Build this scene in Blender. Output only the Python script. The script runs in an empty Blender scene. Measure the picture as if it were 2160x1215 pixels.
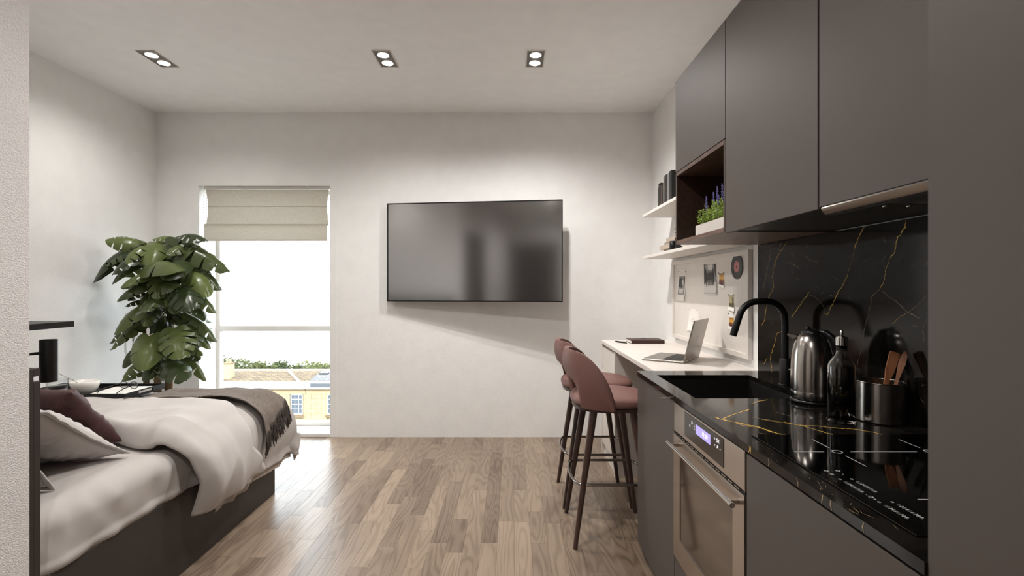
import bpy, bmesh, math, random
from mathutils import Vector, Matrix, noise
PI = math.pi
random.seed(7)
S = bpy.context.scene
COL = S.collection

# ------------------------------------------------------------------ camera
CAM_H = 1.32; F = 1035.0            # eye height in metres, focal length in pixels of a 2160 px wide frame
cam = bpy.data.cameras.new('camera'); cam.lens = 36.0*F/2160.0; cam.sensor_width = 36.0; cam.clip_start = 0.05; cam.clip_end = 400
camo = bpy.data.objects.new('camera', cam); COL.objects.link(camo)
camo.location = (0, 0, CAM_H); camo.rotation_euler = (PI/2, 0, 0); S.camera = camo
# ------------------------------------------------------------------ world and sun
SKY_STRENGTH = 5.0
SUN_ENERGY = 1.2
LAMP_W = 34.0
EXPOSURE = 0.5
S.view_settings.view_transform = 'Standard'; S.view_settings.look = 'None'
S.view_settings.gamma = 1.0; S.view_settings.use_curve_mapping = False
S.view_settings.exposure = EXPOSURE
W = bpy.data.worlds.new('sky'); S.world = W; W.use_nodes = True
wt = W.node_tree; wt.nodes.clear()
wo = wt.nodes.new('ShaderNodeOutputWorld'); wb = wt.nodes.new('ShaderNodeBackground')
tc = wt.nodes.new('ShaderNodeTexCoord'); mp = wt.nodes.new('ShaderNodeMapping'); mp.inputs['Scale'].default_value = (1, 1, 3)
nz = wt.nodes.new('ShaderNodeTexNoise'); nz.inputs['Scale'].default_value = 3.0; nz.inputs['Detail'].default_value = 5
cr = wt.nodes.new('ShaderNodeValToRGB'); cr.color_ramp.elements[0].position = .42; cr.color_ramp.elements[1].position = .62
cr.color_ramp.elements[0].color = (.80, .92, 1.0, 1); cr.color_ramp.elements[1].color = (1, 1, 1, 1)
wt.links.new(tc.outputs['Generated'], mp.inputs['Vector']); wt.links.new(mp.outputs[0], nz.inputs['Vector'])
wt.links.new(nz.outputs['Fac'], cr.inputs[0]); wt.links.new(cr.outputs[0], wb.inputs['Color'])
wb.inputs['Strength'].default_value = SKY_STRENGTH; wt.links.new(wb.outputs[0], wo.inputs[0])
sl = bpy.data.lights.new('sun', 'SUN'); sl.energy = SUN_ENERGY; sl.angle = math.radians(1.0); sl.color = (1, .95, .86)
so = bpy.data.objects.new('sun', sl); COL.objects.link(so)
so.rotation_euler = Vector((.62, .62, -.62)).to_track_quat('-Z', 'Y').to_euler(); so.location = (-20, -10, 20)

# ------------------------------------------------------------------ pixel helpers: a pixel gives a direction, the touched plane gives the distance
def at(px, py, Y): return Vector(((px-1080)*Y/F, Y, CAM_H-(py-607.5)*Y/F))
def on_z(px, py, z):
    return at(px, py, (CAM_H-z)*F/(py-607.5))
def on_x(px, py, x):
    return at(px, py, x*F/(px-1080))

# ------------------------------------------------------------------ materials
def lin(c):
    return tuple(((v/255)/12.92 if v/255 <= .04045 else ((v/255+.055)/1.055)**2.4) for v in c)
MATS = {}
class NT:
    def __init__(s, name):
        m = bpy.data.materials.new(name); m.use_nodes = True; s.m = m; s.t = m.node_tree; s.n = s.t.nodes; s.l = s.t.links
        s.p = s.n['Principled BSDF']; s.out = s.n['Material Output']; MATS[name] = m
    def node(s, typ, **kw):
        n = s.n.new(typ)
        for k, v in kw.items():
            if k.startswith('i_'):
                key = k[2:]; key = int(key) if key.isdigit() else key.replace('_', ' ')
                if isinstance(v, tuple) and len(v) == 2 and hasattr(v[0], 'outputs'): s.l.new(v[0].outputs[v[1]], n.inputs[key])
                else: n.inputs[key].default_value = v
            else: setattr(n, k, v)
        return n
    def link(s, a, o, b, i): s.l.new(a.outputs[o], b.inputs[i])
    def coords(s, scale=(1, 1, 1), which='Object'):
        tc = s.node('ShaderNodeTexCoord'); mp = s.node('ShaderNodeMapping'); s.link(tc, which, mp, 'Vector'); mp.inputs['Scale'].default_value = scale
        return mp
    def ramp(s, src, o, stops):
        r = s.node('ShaderNodeValToRGB'); s.link(src, o, r, 0); e = r.color_ramp.elements
        while len(e) < len(stops): e.new(.5)
        for k, (p, c) in enumerate(stops): e[k].position = p; e[k].color = (*c, 1)
        return r
    def bump(s, src, o, strength, dist=.01):
        b = s.node('ShaderNodeBump'); b.inputs['Strength'].default_value = strength; b.inputs['Distance'].default_value = dist
        s.link(src, o, b, 'Height'); s.link(b, 0, s.p, 'Normal'); return b
def mat(name, col, rough=.5, metal=0, var=0.0, vscale=8, bump=0, bscale=60, bdist=.004, stretch=(1, 1, 1), ior=1.45, spec=.5, **kw):
    n = NT(name); c = lin(col); p = n.p
    p.inputs['Base Color'].default_value = (*c, 1); p.inputs['Roughness'].default_value = rough; p.inputs['Metallic'].default_value = metal
    p.inputs['IOR'].default_value = ior; p.inputs['Specular IOR Level'].default_value = spec
    for k, v in kw.items(): p.inputs[k.replace('_', ' ')].default_value = v
    mp = n.coords(stretch)
    nz = n.node('ShaderNodeTexNoise', i_Scale=vscale, i_Detail=4.0); n.link(mp, 0, nz, 'Vector')
    v = max(var, .02)
    r = n.ramp(nz, 'Fac', [(.3, tuple(x*(1-v) for x in c)), (.7, tuple(min(1, x*(1+v)) for x in c))]); n.link(r, 0, p, 'Base Color')
    if bump:
        nb = n.node('ShaderNodeTexNoise', i_Scale=bscale, i_Detail=3.0); n.link(mp, 0, nb, 'Vector'); n.bump(nb, 'Fac', bump, bdist)
    return n.m

mat('wall_paint', (238, 237, 235), .75, bump=.35, bscale=95, bdist=.004, spec=.3)
mat('corridor_plaster', (234, 230, 228), .8, bump=.7, bscale=230, bdist=.006, stretch=(1, 1, 1.3), spec=.3)
mat('ceiling_paint', (245, 244, 243), .8, bump=.2, bscale=120, bdist=.003, spec=.2)
mat('white_gloss', (238, 236, 232), .35)
mat('white_lacquer', (226, 219, 212), .4)
mat('shelf_white', (222, 216, 209), .45)
mat('taupe_door', (84, 76, 71), .52, var=.015, vscale=3, spec=.32)
mat('cabinet_shadow_gap', (18, 16, 15), .6)
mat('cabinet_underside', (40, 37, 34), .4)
mat('dark_frame', (54, 48, 44), .45, bump=.05, bscale=200)
mat('dark_door', (52, 42, 37), .5)
mat('black_matte', (14, 13, 13), .45)
mat('black_satin', (16, 15, 15), .28)
mat('black_plastic', (12, 12, 12), .3)
mat('sink_black', (20, 19, 18), .5, bump=.1, bscale=400)
mat('steel', (196, 186, 176), .26, metal=1, stretch=(1, 1, 60), bump=.03, bscale=30)
mat('dark_steel', (150, 145, 140), .2, metal=1)
mat('brushed_steel', (188, 182, 176), .2, metal=1, stretch=(1, 1, 90), bump=.04, bscale=20, bdist=.001)
mat('chrome', (215, 212, 208), .1, metal=1)
mat('bed_fabric_white', (190, 184, 180), .85, bump=.15, bscale=700, bdist=.001, **{'Sheen_Weight': .15})
mat('sheet_fabric', (190, 184, 180), .85, bump=.15, bscale=700, bdist=.001)
mat('duvet_grey', (176, 165, 155), .85, bump=.1, bscale=600, bdist=.001)
mat('burgundy_velvet', (66, 35, 33), .7, var=.12, vscale=20, bump=.1, bscale=500, bdist=.001, **{'Sheen_Weight': .08})
mat('stool_leather', (120, 86, 80), .5, var=.03, bump=.06, bscale=500, bdist=.001)
mat('ceramic', (236, 232, 226), .2)
mat('paper', (240, 236, 230), .7)
mat('paper_dim', (214, 206, 198), .7)
mat('laptop_metal', (160, 153, 146), .35, metal=.85)
mat('laptop_key', (52, 49, 47), .5)
mat('logo_metal', (96, 92, 90), .15, metal=1)
mat('leather_brown', (62, 38, 32), .5, bump=.2, bscale=200, bdist=.002)
mat('pin_metal', (120, 115, 112), .3, metal=1)
mat('soil', (48, 36, 28), .95, bump=.8, bscale=80, bdist=.01)
mat('trough_white', (206, 199, 193), .55)
mat('flower_violet', (134, 128, 190), .7, var=.2, vscale=200)
mat('fringe_dark', (74, 66, 61), .9)
mat('hob_mark', (225, 225, 225), .5)
mat('sash_white', (200, 200, 198), .5)
mat('stone', (158, 141, 110), .85, var=.12, vscale=3, bump=.2, bscale=10, bdist=.02)
mat('stone_dark', (112, 94, 68), .85, var=.1, vscale=3)
mat('fascia_white', (188, 188, 186), .6)
mat('lead_grey', (80, 84, 90), .6)
mat('asphalt', (120, 118, 114), .9)
mat('bark', (90, 72, 55), .9, var=.3, vscale=30)
mat('house_glass', (86, 96, 106), .1)
mat('curtain', (210, 208, 204), .8)
mat('pot_grey', (120, 116, 112), .6)
mat('record_black', (20, 19, 19), .3)
mat('record_pink', (196, 132, 130), .6)
mat('photo_grey', (150, 147, 144), .5)
mat('photo_dark', (48, 46, 45), .5)
mat('photo_light', (214, 210, 206), .5)
for nm, c in dict(book_black=(24, 23, 23), book_charcoal=(52, 50, 52), book_grey=(120, 116, 114), book_cream=(196, 186, 172), book_taupe=(148, 136, 126), book_brown=(92, 74, 62), book_sand=(178, 164, 150)).items():
    mat(nm, c, .55)

def mk_wood(name, dark, light, scale=1.0, rough=.4, axis='Y', dens=55.0):
    n = NT(name); p = n.p
    tcn = n.node('ShaderNodeTexCoord'); oi = n.node('ShaderNodeObjectInfo'); at_ = n.node('ShaderNodeAttribute', attribute_name='prand')
    add = n.node('ShaderNodeMath', operation='ADD'); n.link(oi, 'Random', add, 0); n.link(at_, 'Fac', add, 1)
    mul = n.node('ShaderNodeVectorMath', operation='SCALE', i_0=(13.7, 71.3, 9.1)); n.link(add, 0, mul, 'Scale')
    va = n.node('ShaderNodeVectorMath', operation='ADD'); n.link(tcn, 'Object', va, 0); n.link(mul, 0, va, 1)
    sc = {'Y': (9, 1.3, 9), 'Z': (9, 9, 1.3), 'X': (1.3, 9, 9)}[axis]
    m1 = n.node('ShaderNodeMapping'); m1.inputs['Scale'].default_value = tuple(v*scale for v in sc); n.link(va, 0, m1, 0)
    n1 = n.node('ShaderNodeTexNoise', i_Scale=1.0, i_Detail=1.5, i_Roughness=.35); n.link(m1, 0, n1, 'Vector')
    mm = n.node('ShaderNodeMath', operation='MULTIPLY', i_1=dens); n.link(n1, 'Fac', mm, 0)
    sn = n.node('ShaderNodeMath', operation='SINE'); n.link(mm, 0, sn, 0)
    rg = n.node('ShaderNodeMapRange', i_1=-1.0, i_2=1.0, i_3=0.0, i_4=1.0); n.link(sn, 0, rg, 0)
    pw = n.node('ShaderNodeMath', operation='POWER', i_1=2.2); n.link(rg, 0, pw, 0)
    m2 = n.node('ShaderNodeMapping'); f2 = {'Y': (260, 7, 260), 'Z': (260, 260, 7), 'X': (7, 260, 260)}[axis]; m2.inputs['Scale'].default_value = f2; n.link(va, 0, m2, 0)
    n2 = n.node('ShaderNodeTexNoise', i_Scale=1.0, i_Detail=2.0); n.link(m2, 0, n2, 'Vector')
    m3 = n.node('ShaderNodeMapping'); m3.inputs['Scale'].default_value = (3, 1.5, 3); n.link(va, 0, m3, 0)
    n3 = n.node('ShaderNodeTexNoise', i_Scale=1.0, i_Detail=2.0); n.link(m3, 0, n3, 'Vector')
    a1 = n.node('ShaderNodeMath', operation='MULTIPLY', i_1=.20); n.link(pw, 0, a1, 0)
    a2 = n.node('ShaderNodeMath', operation='MULTIPLY_ADD', i_1=.35); n.link(n2, 'Fac', a2, 0); n.link(a1, 0, a2, 2)
    a3 = n.node('ShaderNodeMath', operation='MULTIPLY_ADD', i_1=.35); n.link(n3, 'Fac', a3, 0); n.link(a2, 0, a3, 2)
    fr = n.node('ShaderNodeMath', operation='FRACT'); sc7 = n.node('ShaderNodeMath', operation='MULTIPLY', i_1=7.31); n.link(add, 0, sc7, 0); n.link(sc7, 0, fr, 0)
    a4 = n.node('ShaderNodeMath', operation='MULTIPLY_ADD', i_1=.42); n.link(fr, 0, a4, 0); n.link(a3, 0, a4, 2)
    r = n.ramp(a4, 0, [(.32, light), (1.15 if False else 1.0, dark)]); n.link(r, 0, p, 'Base Color')
    p.inputs['Roughness'].default_value = rough
    n.bump(pw, 0, .06, .002)
    return n.m
mk_wood('oak_floor', lin((98, 81, 67)), lin((162, 143, 124)), rough=.32, dens=75.0)
mat('dark_oil', (10, 8, 7), .08)
mk_wood('walnut_dark', lin((26, 17, 13)), lin((62, 42, 33)), rough=.4, axis='Y')
mk_wood('walnut_edge', lin((70, 52, 44)), lin((122, 96, 82)), rough=.4, axis='Y')
mk_wood('stool_walnut', lin((38, 26, 22)), lin((88, 64, 56)), rough=.38, axis='Z', dens=30)
mk_wood('beech', lin((128, 78, 50)), lin((186, 128, 88)), rough=.5, axis='Z')

def mk_marble():
    n = NT('black_marble'); p = n.p; mp = n.coords((1, 1, 1))
    a = n.node('ShaderNodeTexNoise', i_Scale=9.0, i_Detail=6.0, i_Distortion=1.2); n.link(mp, 0, a, 'Vector')
    b = n.node('ShaderNodeTexNoise', i_Scale=14.0, i_Detail=5.0, i_Distortion=2.5); n.link(mp, 0, b, 'Vector')
    sub = n.node('ShaderNodeMath', operation='SUBTRACT', i_1=.5); n.link(b, 'Fac', sub, 0)
    ab = n.node('ShaderNodeMath', operation='ABSOLUTE'); n.link(sub, 0, ab, 0)
    mk = n.node('ShaderNodeMapRange', i_1=.0, i_2=.006, i_3=1.0, i_4=0.0); n.link(ab, 0, mk, 0)
    gate = n.node('ShaderNodeMapRange', i_1=.56, i_2=.68, i_3=0.0, i_4=.55); n.link(a, 'Fac', gate, 0)
    mu = n.node('ShaderNodeMath', operation='MULTIPLY'); n.link(mk, 0, mu, 0); n.link(gate, 0, mu, 1)
    r = n.ramp(a, 'Fac', [(.35, (.0045, .004, .0036)), (.75, (.016, .0135, .0115))])
    mx = n.node('ShaderNodeMixRGB', i_2=(.16, .12, .075, 1)); n.link(mu, 0, mx, 0); n.link(r, 0, mx, 1); n.link(mx, 0, p, 'Base Color')
    p.inputs['Roughness'].default_value = .10; p.inputs['IOR'].default_value = 1.45; p.inputs['Specular IOR Level'].default_value = .36
mk_marble()
mat('gold_vein', (218, 178, 84), .2, var=.35, vscale=30)
mat('pale_vein', (150, 128, 98), .25, var=.4, vscale=30)
n = NT('glass_clear'); n.p.inputs['Transmission Weight'].default_value = 1; n.p.inputs['Roughness'].default_value = .01; n.p.inputs['IOR'].default_value = 1.45; n.p.inputs['Base Color'].default_value = (1, 1, 1, 1)
n = NT('water'); n.p.inputs['Transmission Weight'].default_value = 1; n.p.inputs['Roughness'].default_value = 0; n.p.inputs['IOR'].default_value = 1.33
n = NT('window_glass')
tr = n.node('ShaderNodeBsdfTransparent', i_Color=(.98, .985, .985, 1)); gl = n.node('ShaderNodeBsdfGlossy', i_Roughness=.0); lw = n.node('ShaderNodeLayerWeight', i_Blend=.5)
pw = n.node('ShaderNodeMath', operation='POWER', i_1=4.0); n.link(lw, 'Facing', pw, 0); ma = n.node('ShaderNodeMath', operation='MULTIPLY_ADD', i_1=.6, i_2=.035); n.link(pw, 0, ma, 0)
mx = n.node('ShaderNodeMixShader'); n.link(ma, 0, mx, 0); n.link(tr, 0, mx, 1); n.link(gl, 0, mx, 2); n.link(mx, 0, n.out, 0)
n = NT('lens_glass')
tr = n.node('ShaderNodeBsdfTransparent', i_Color=(.98, .985, .985, 1)); gl = n.node('ShaderNodeBsdfGlossy', i_Roughness=.0); lw = n.node('ShaderNodeLayerWeight', i_Blend=.5)
pw = n.node('ShaderNodeMath', operation='POWER', i_1=4.0); n.link(lw, 'Facing', pw, 0); ma = n.node('ShaderNodeMath', operation='MULTIPLY_ADD', i_1=.6, i_2=.035); n.link(pw, 0, ma, 0)
mx = n.node('ShaderNodeMixShader'); n.link(ma, 0, mx, 0); n.link(tr, 0, mx, 1); n.link(gl, 0, mx, 2); n.link(mx, 0, n.out, 0)
n = NT('tv_screen'); n.p.inputs['Base Color'].default_value = (.010, .009, .009, 1); n.p.inputs['Roughness'].default_value = .13; n.p.inputs['IOR'].default_value = 5.4
mat('hob_glass', (3, 3, 3), .05, ior=1.5)
n = NT('oven_glass'); n.p.inputs['Base Color'].default_value = (*lin((70, 56, 46)), 1); n.p.inputs['Roughness'].default_value = .09; n.p.inputs['IOR'].default_value = 2.8
mat('oven_panel', (26, 22, 20), .12, ior=1.7)
def emit(name, c, s):
    n = NT(name); n.p.inputs['Base Color'].default_value = (*c, 1); n.p.inputs['Emission Color'].default_value = (*c, 1); n.p.inputs['Emission Strength'].default_value = s
emit('lamp_led', (1, .93, .82), 14.0)
emit('oven_lcd', lin((150, 140, 205)), .75)
emit('oven_glyph', (.9, .88, .92), .9)
# woven cloths
def mk_weave(name, c1, c2, sc, transl=0):
    n = NT(name); p = n.p
    tcn = n.node('ShaderNodeTexCoord')
    outs = []
    for k, s in enumerate(((sc, sc*.03, sc), (sc*.03, sc, sc*.03))):
        mp = n.node('ShaderNodeMapping'); mp.inputs['Scale'].default_value = s if k == 0 else (sc*.03, sc, sc)
        n.link(tcn, 'UV', mp, 0); nz = n.node('ShaderNodeTexNoise', i_Scale=1.0, i_Detail=2.0); n.link(mp, 0, nz, 'Vector'); outs.append(nz)
    ad = n.node('ShaderNodeMath', operation='ADD'); n.link(outs[0], 'Fac', ad, 0); n.link(outs[1], 'Fac', ad, 1)
    r = n.ramp(ad, 0, [(.3, c1), (.7, c2)])
    hf = n.node('ShaderNodeMath', operation='MULTIPLY', i_1=.5); n.link(ad, 0, hf, 0); n.l.new(hf.outputs[0], r.inputs[0])
    n.link(r, 0, p, 'Base Color'); p.inputs['Roughness'].default_value = .9; n.bump(ad, 0, .25, .002)
    if transl:
        t = n.node('ShaderNodeBsdfTranslucent'); n.link(r, 0, t, 'Color'); mx = n.node('ShaderNodeMixShader', i_0=transl)
        n.link(p, 0, mx, 1); n.link(t, 0, mx, 2); n.link(mx, 0, n.out, 0)
mk_weave('blind_linen', lin((166, 157, 144)), lin((194, 187, 174)), 260, .18)
mk_weave('throw_wool', lin((84, 75, 69)), lin((134, 122, 112)), 240)
def mk_leaf(name, c1, c2, transl=.25, rough=.35):
    n = NT(name); p = n.p; oi = n.node('ShaderNodeObjectInfo')
    tcn = n.node('ShaderNodeTexCoord'); sep = n.node('ShaderNodeSeparateXYZ'); n.link(tcn, 'UV', sep, 0)
    w = n.node('ShaderNodeTexWave', i_Scale=9.0, i_Distortion=1.0); n.link(tcn, 'UV', w, 'Vector')
    m = n.node('ShaderNodeMath', operation='MULTIPLY_ADD', i_1=.16); n.link(w, 'Fac', m, 0); n.link(oi, 'Random', m, 2)
    r = n.ramp(m, 0, [(.0, c1), (1.0, c2)]); n.link(r, 0, p, 'Base Color'); p.inputs['Roughness'].default_value = rough
    t = n.node('ShaderNodeBsdfTranslucent'); n.link(r, 0, t, 'Color'); mx = n.node('ShaderNodeMixShader', i_0=transl)
    n.link(p, 0, mx, 1); n.link(t, 0, mx, 2); n.link(mx, 0, n.out, 0)
mk_leaf('monstera_leaf', lin((34, 46, 28)), lin((98, 110, 62)), .16, .28)
mk_leaf('herb_leaf', lin((98, 140, 44)), lin((176, 202, 96)), .35, .5)
mk_leaf('tree_leaf', lin((64, 74, 40)), lin((112, 116, 72)), .3, .7)
mat('petiole', (128, 128, 74), .5)
mat('cane', (104, 80, 54), .7, var=.25, vscale=12, stretch=(1, 1, 8))
n = NT('roof_stone'); mp = n.coords((1, 1, 1)); br = n.node('ShaderNodeTexBrick', i_Scale=1.0, i_Color1=(*lin((116, 98, 72)), 1), i_Color2=(*lin((84, 70, 52)), 1), i_Mortar=(*lin((50, 42, 32)), 1)); br.inputs['Brick Width'].default_value = .5; br.inputs['Row Height'].default_value = .25; br.inputs['Mortar Size'].default_value = .03
n.link(mp, 0, br, 0); n.link(br, 0, n.p, 'Base Color'); n.p.inputs['Roughness'].default_value = .9
n = NT('roof_slate'); mp = n.coords((1, 1, 1)); br = n.node('ShaderNodeTexBrick', i_Scale=1.0, i_Color1=(*lin((112, 111, 112)), 1), i_Color2=(*lin((98, 98, 99)), 1), i_Mortar=(*lin((78, 77, 78)), 1)); br.inputs['Brick Width'].default_value = .4; br.inputs['Row Height'].default_value = .3; br.inputs['Mortar Size'].default_value = .02
n.link(mp, 0, br, 0); n.link(br, 0, n.p, 'Base Color'); n.p.inputs['Roughness'].default_value = .95; n.p.inputs['Specular IOR Level'].default_value = .1
n = NT('photo_sunset'); tcn = n.node('ShaderNodeTexCoord'); sp = n.node('ShaderNodeSeparateXYZ'); n.link(tcn, 'UV', sp, 0)
r = n.ramp(sp, 'Y', [(0, lin((60, 22, 18))), (.35, lin((120, 54, 26))), (.55, lin((226, 168, 60))), (1, lin((150, 104, 44)))]); n.link(r, 0, n.p, 'Base Color'); n.p.inputs['Roughness'].default_value = .4
n = NT('photo_park'); tcn = n.node('ShaderNodeTexCoord'); sp = n.node('ShaderNodeSeparateXYZ'); n.link(tcn, 'UV', sp, 0)
r = n.ramp(sp, 'Y', [(0, lin((72, 66, 36))), (.3, lin((108, 100, 56))), (.36, lin((196, 180, 130))), (1, lin((176, 168, 136)))]); n.link(r, 0, n.p, 'Base Color'); n.p.inputs['Roughness'].default_value = .4

# ------------------------------------------------------------------ mesh helpers
def newobj(name, me, m=None, parent=None, smooth=False):
    o = bpy.data.objects.new(name, me); COL.objects.link(o)
    if m is not None and not me.materials: me.materials.append(MATS[m] if isinstance(m, str) else m)
    if smooth:
        for p in me.polygons: p.use_smooth = True
    if parent is not None: o.parent = parent
    return o
def obj(name, bm, m, parent=None, smooth=False, loc=None, auto=None):
    me = bpy.data.meshes.new(name); bm.normal_update(); bm.to_mesh(me); bm.free()
    o = newobj(name, me, m, parent, smooth)
    if auto is not None:
        for p in me.polygons: p.use_smooth = True
        me.set_sharp_from_angle(angle=math.radians(auto))
    if loc is not None: o.location = loc
    return o
def tag(o, label=None, cat=None, group=None, kind=None):
    if label: o['label'] = label
    if cat: o['category'] = cat
    if group: o['group'] = group
    if kind: o['kind'] = kind
    return o
def thing(name, label, cat, loc=(0, 0, 0), rotz=0, group=None):
    o = bpy.data.objects.new(name, None); COL.objects.link(o); o.location = loc; o.rotation_euler = (0, 0, rotz); o.empty_display_size = .05
    return tag(o, label, cat, group)
def BM(): return bmesh.new()
def box(bm, x0, x1, y0, y1, z0, z1, bev=0, seg=1, M=None):
    vs = [bm.verts.new((x, y, z)) for x in (x0, x1) for y in (y0, y1) for z in (z0, z1)]
    fs = [bm.faces.new([vs[i] for i in f]) for f in ((0, 1, 3, 2), (4, 6, 7, 5), (0, 4, 5, 1), (2, 3, 7, 6), (0, 2, 6, 4), (1, 5, 7, 3))]
    if bev:
        es = list({e for f in fs for e in f.edges})
        r = bmesh.ops.bevel(bm, geom=es, offset=bev, segments=seg, affect='EDGES', profile=.5)
        vs = list({v for f in r['faces'] for v in f.verts} | {v for v in vs if v.is_valid})
    if M is not None: bmesh.ops.transform(bm, matrix=M, verts=[v for v in vs if v.is_valid])
    return bm
def bx(name, m, parent, x0, x1, y0, y1, z0, z1, bev=0.0, seg=1):
    return obj(name, box(BM(), x0, x1, y0, y1, z0, z1, bev, seg), m, parent)
def lathe(bm, prof, cx=0, cy=0, cz=0, n=32, caps=True):
    rings = []
    for r, z in prof:
        if r < 1e-6: rings.append([bm.verts.new((cx, cy, cz+z))])
        else: rings.append([bm.verts.new((cx+r*math.cos(2*PI*k/n), cy+r*math.sin(2*PI*k/n), cz+z)) for k in range(n)])
    for a, b in zip(rings[:-1], rings[1:]):
        for k in range(n):
            k2 = (k+1) % n
            if len(a) == 1 and len(b) == 1: continue
            if len(a) == 1: bm.faces.new((a[0], b[k2], b[k]))
            elif len(b) == 1: bm.faces.new((a[k], a[k2], b[0]))
            else: bm.faces.new((a[k], a[k2], b[k2], b[k]))
    if caps:
        if len(rings[0]) > 1: bm.faces.new(rings[0][::-1])
        if len(rings[-1]) > 1: bm.faces.new(rings[-1])
    return bm
def tube(bm, pts, rad, n=10, closed=False, caps=True):
    pts = [Vector(p) for p in pts]; N = len(pts)
    rads = rad if isinstance(rad, (list, tuple)) else [rad]*N
    rings = []; up = None
    for i, p in enumerate(pts):
        if closed: d = (pts[(i+1) % N]-pts[i-1])
        else: d = pts[min(i+1, N-1)]-pts[max(i-1, 0)]
        d.normalize()
        if up is None:
            up = Vector((0, 0, 1)) if abs(d.z) < .9 else Vector((1, 0, 0))
        s = d.cross(up); s.normalize(); u = s.cross(d); u.normalize(); up = u
        rings.append([bm.verts.new(p+(s*math.cos(2*PI*k/n)+u*math.sin(2*PI*k/n))*rads[i]) for k in range(n)])
    rr = list(zip(rings[:-1], rings[1:])) + ([(rings[-1], rings[0])] if closed else [])
    for a, b in rr:
        for k in range(n): bm.faces.new((a[k], a[(k+1) % n], b[(k+1) % n], b[k]))
    if caps and not closed: bm.faces.new(rings[0][::-1]); bm.faces.new(rings[-1])
    return bm
def grid(bm, nu, nv, fn, uv=False):
    V = [[bm.verts.new(fn(i/(nu-1), j/(nv-1))) for j in range(nv)] for i in range(nu)]
    lay = bm.loops.layers.uv.verify() if uv else None
    for i in range(nu-1):
        for j in range(nv-1):
            f = bm.faces.new((V[i][j], V[i+1][j], V[i+1][j+1], V[i][j+1]))
            if uv:
                for l, (a, b) in zip(f.loops, ((i, j), (i+1, j), (i+1, j+1), (i, j+1))): l[lay].uv = (a/(nu-1), b/(nv-1))
    return V
def prism(bm, poly, fn, h0, h1):
    """extrude a 2-D polygon; fn(a, b, h) gives the 3-D point"""
    A = [bm.verts.new(fn(a, b, h0)) for a, b in poly]; B = [bm.verts.new(fn(a, b, h1)) for a, b in poly]; N = len(poly)
    bm.faces.new(A[::-1]); bm.faces.new(B)
    for k in range(N): bm.faces.new((A[k], A[(k+1) % N], B[(k+1) % N], B[k]))
    return bm
def fixn(bm): bmesh.ops.recalc_face_normals(bm, faces=bm.faces[:]); return bm
def copy_tree(o, parent=None):
    c = o.copy(); COL.objects.link(c); c.parent = parent
    for ch in list(o.children): copy_tree(ch, c)
    return c
def text_obj(name, s, size, m, M, parent=None, extrude=.0):
    cu = bpy.data.curves.new(name, 'FONT'); cu.body = s; cu.size = size; cu.align_x = 'CENTER'; cu.align_y = 'CENTER'; cu.extrude = extrude; cu.resolution_u = 2
    t = bpy.data.objects.new(name+'_tmp', cu); COL.objects.link(t)
    me = bpy.data.meshes.new_from_object(t.evaluated_get(bpy.context.evaluated_depsgraph_get()))
    bpy.data.objects.remove(t); bpy.data.curves.remove(cu)
    me.transform(M); me.materials.clear()
    return newobj(name, me, m, parent)
def nse(x, y=0, z=0): return noise.noise(Vector((x, y, z)))

# ================================================================== THE SETTING
XL, XR, YB, H = -3.148, 1.242, 4.344, 2.871
XC, YC, YR = -1.4803, 1.505, -1.30          # corridor wall, its corner with the bed alcove, the entrance wall behind the camera
WX0, WX1, WZ0, WZ1 = -2.778, -1.603, .03, 2.233
T = .30
def struct(name, bm, m): return tag(obj(name, fixn(bm), m), kind='structure')
bm = BM(); box(bm, XL-T, WX0, YB, YB+.32, -.3, H+.3); box(bm, WX1, XR+T, YB, YB+.32, -.3, H+.3); box(bm, WX0, WX1, YB, YB+.32, WZ1, H+.3); box(bm, WX0, WX1, YB, YB+.32, -.3, 0.0)
struct('wall_back', bm, 'wall_paint')
struct('wall_left', box(BM(), XL-T, XL, YC, YB, -.3, H+.3), 'wall_paint')
struct('wall_right', box(BM(), XR, XR+T, YR-T, YB, -.3, H+.3), 'wall_paint')
struct('wall_corridor', box(BM(), XL-T, XC, YR-T, YC, -.3, H+.3), 'corridor_plaster')
struct('wall_rear', box(BM(), XC, XR, YR-T, YR, -.3, H+.3), 'wall_paint')
struct('ceiling', box(BM(), XL-T, XR+T, YR-T, YB+.32, H, H+.3), 'ceiling_paint')
fl = struct('floor', box(BM(), XL, XR, YR, YB, -.3, -.012), 'cabinet_shadow_gap')
# strips of oak parquet: those in view are single planks, the rest (under the bed, behind the camera) one piece
PW = .0865; rnd = random.Random(3)
pmesh = {}
def plank_mesh(L):
    k = round(L, 3)
    if k not in pmesh:
        b = box(BM(), .0002, PW-.0002, .0002, L-.0002, -.012, 0, .0005); me = bpy.data.meshes.new('plank'); b.normal_update(); b.to_mesh(me); b.free(); me.materials.append(MATS['oak_floor']); pmesh[k] = me
    return pmesh[k]
rest = BM(); rlay = rest.faces.layers.float.new('prand') if False else None
rvals = []
x = XR-.02-PW*50
ncol = 0
while x < XR-PW*.4:
    y = YR-rnd.random()*.5
    while y < YB-.002:
        L = rnd.choice([.36, .44, .52, .60, .68, .80])
        y0, y1 = max(y, YR), min(y+L, YB-.001)
        if YB-.001-y1 < .06: y1 = YB-.001
        if y1-y0 > .02:
            cxp = x+PW/2
            if cxp > -1.62 and y1 > 2.05 and x+PW <= XR:
                newobj('plank', plank_mesh(y1-y0), None, fl).location = (x, y0, 0)
            else:
                xa, xb = max(x, XL), min(x+PW, XR)
                if xb > xa:
                    n0 = len(rest.faces); box(rest, xa+.0004, xb-.0004, y0+.0004, y1-.0004, -.012, 0); rvals += [rnd.random()]*(len(rest.faces)-n0)
        y = y1 if y1 < YB-.002 else YB
    x += PW
ro = obj('plank_remainder', rest, 'oak_floor', fl); ro['kind'] = 'stuff'
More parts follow.
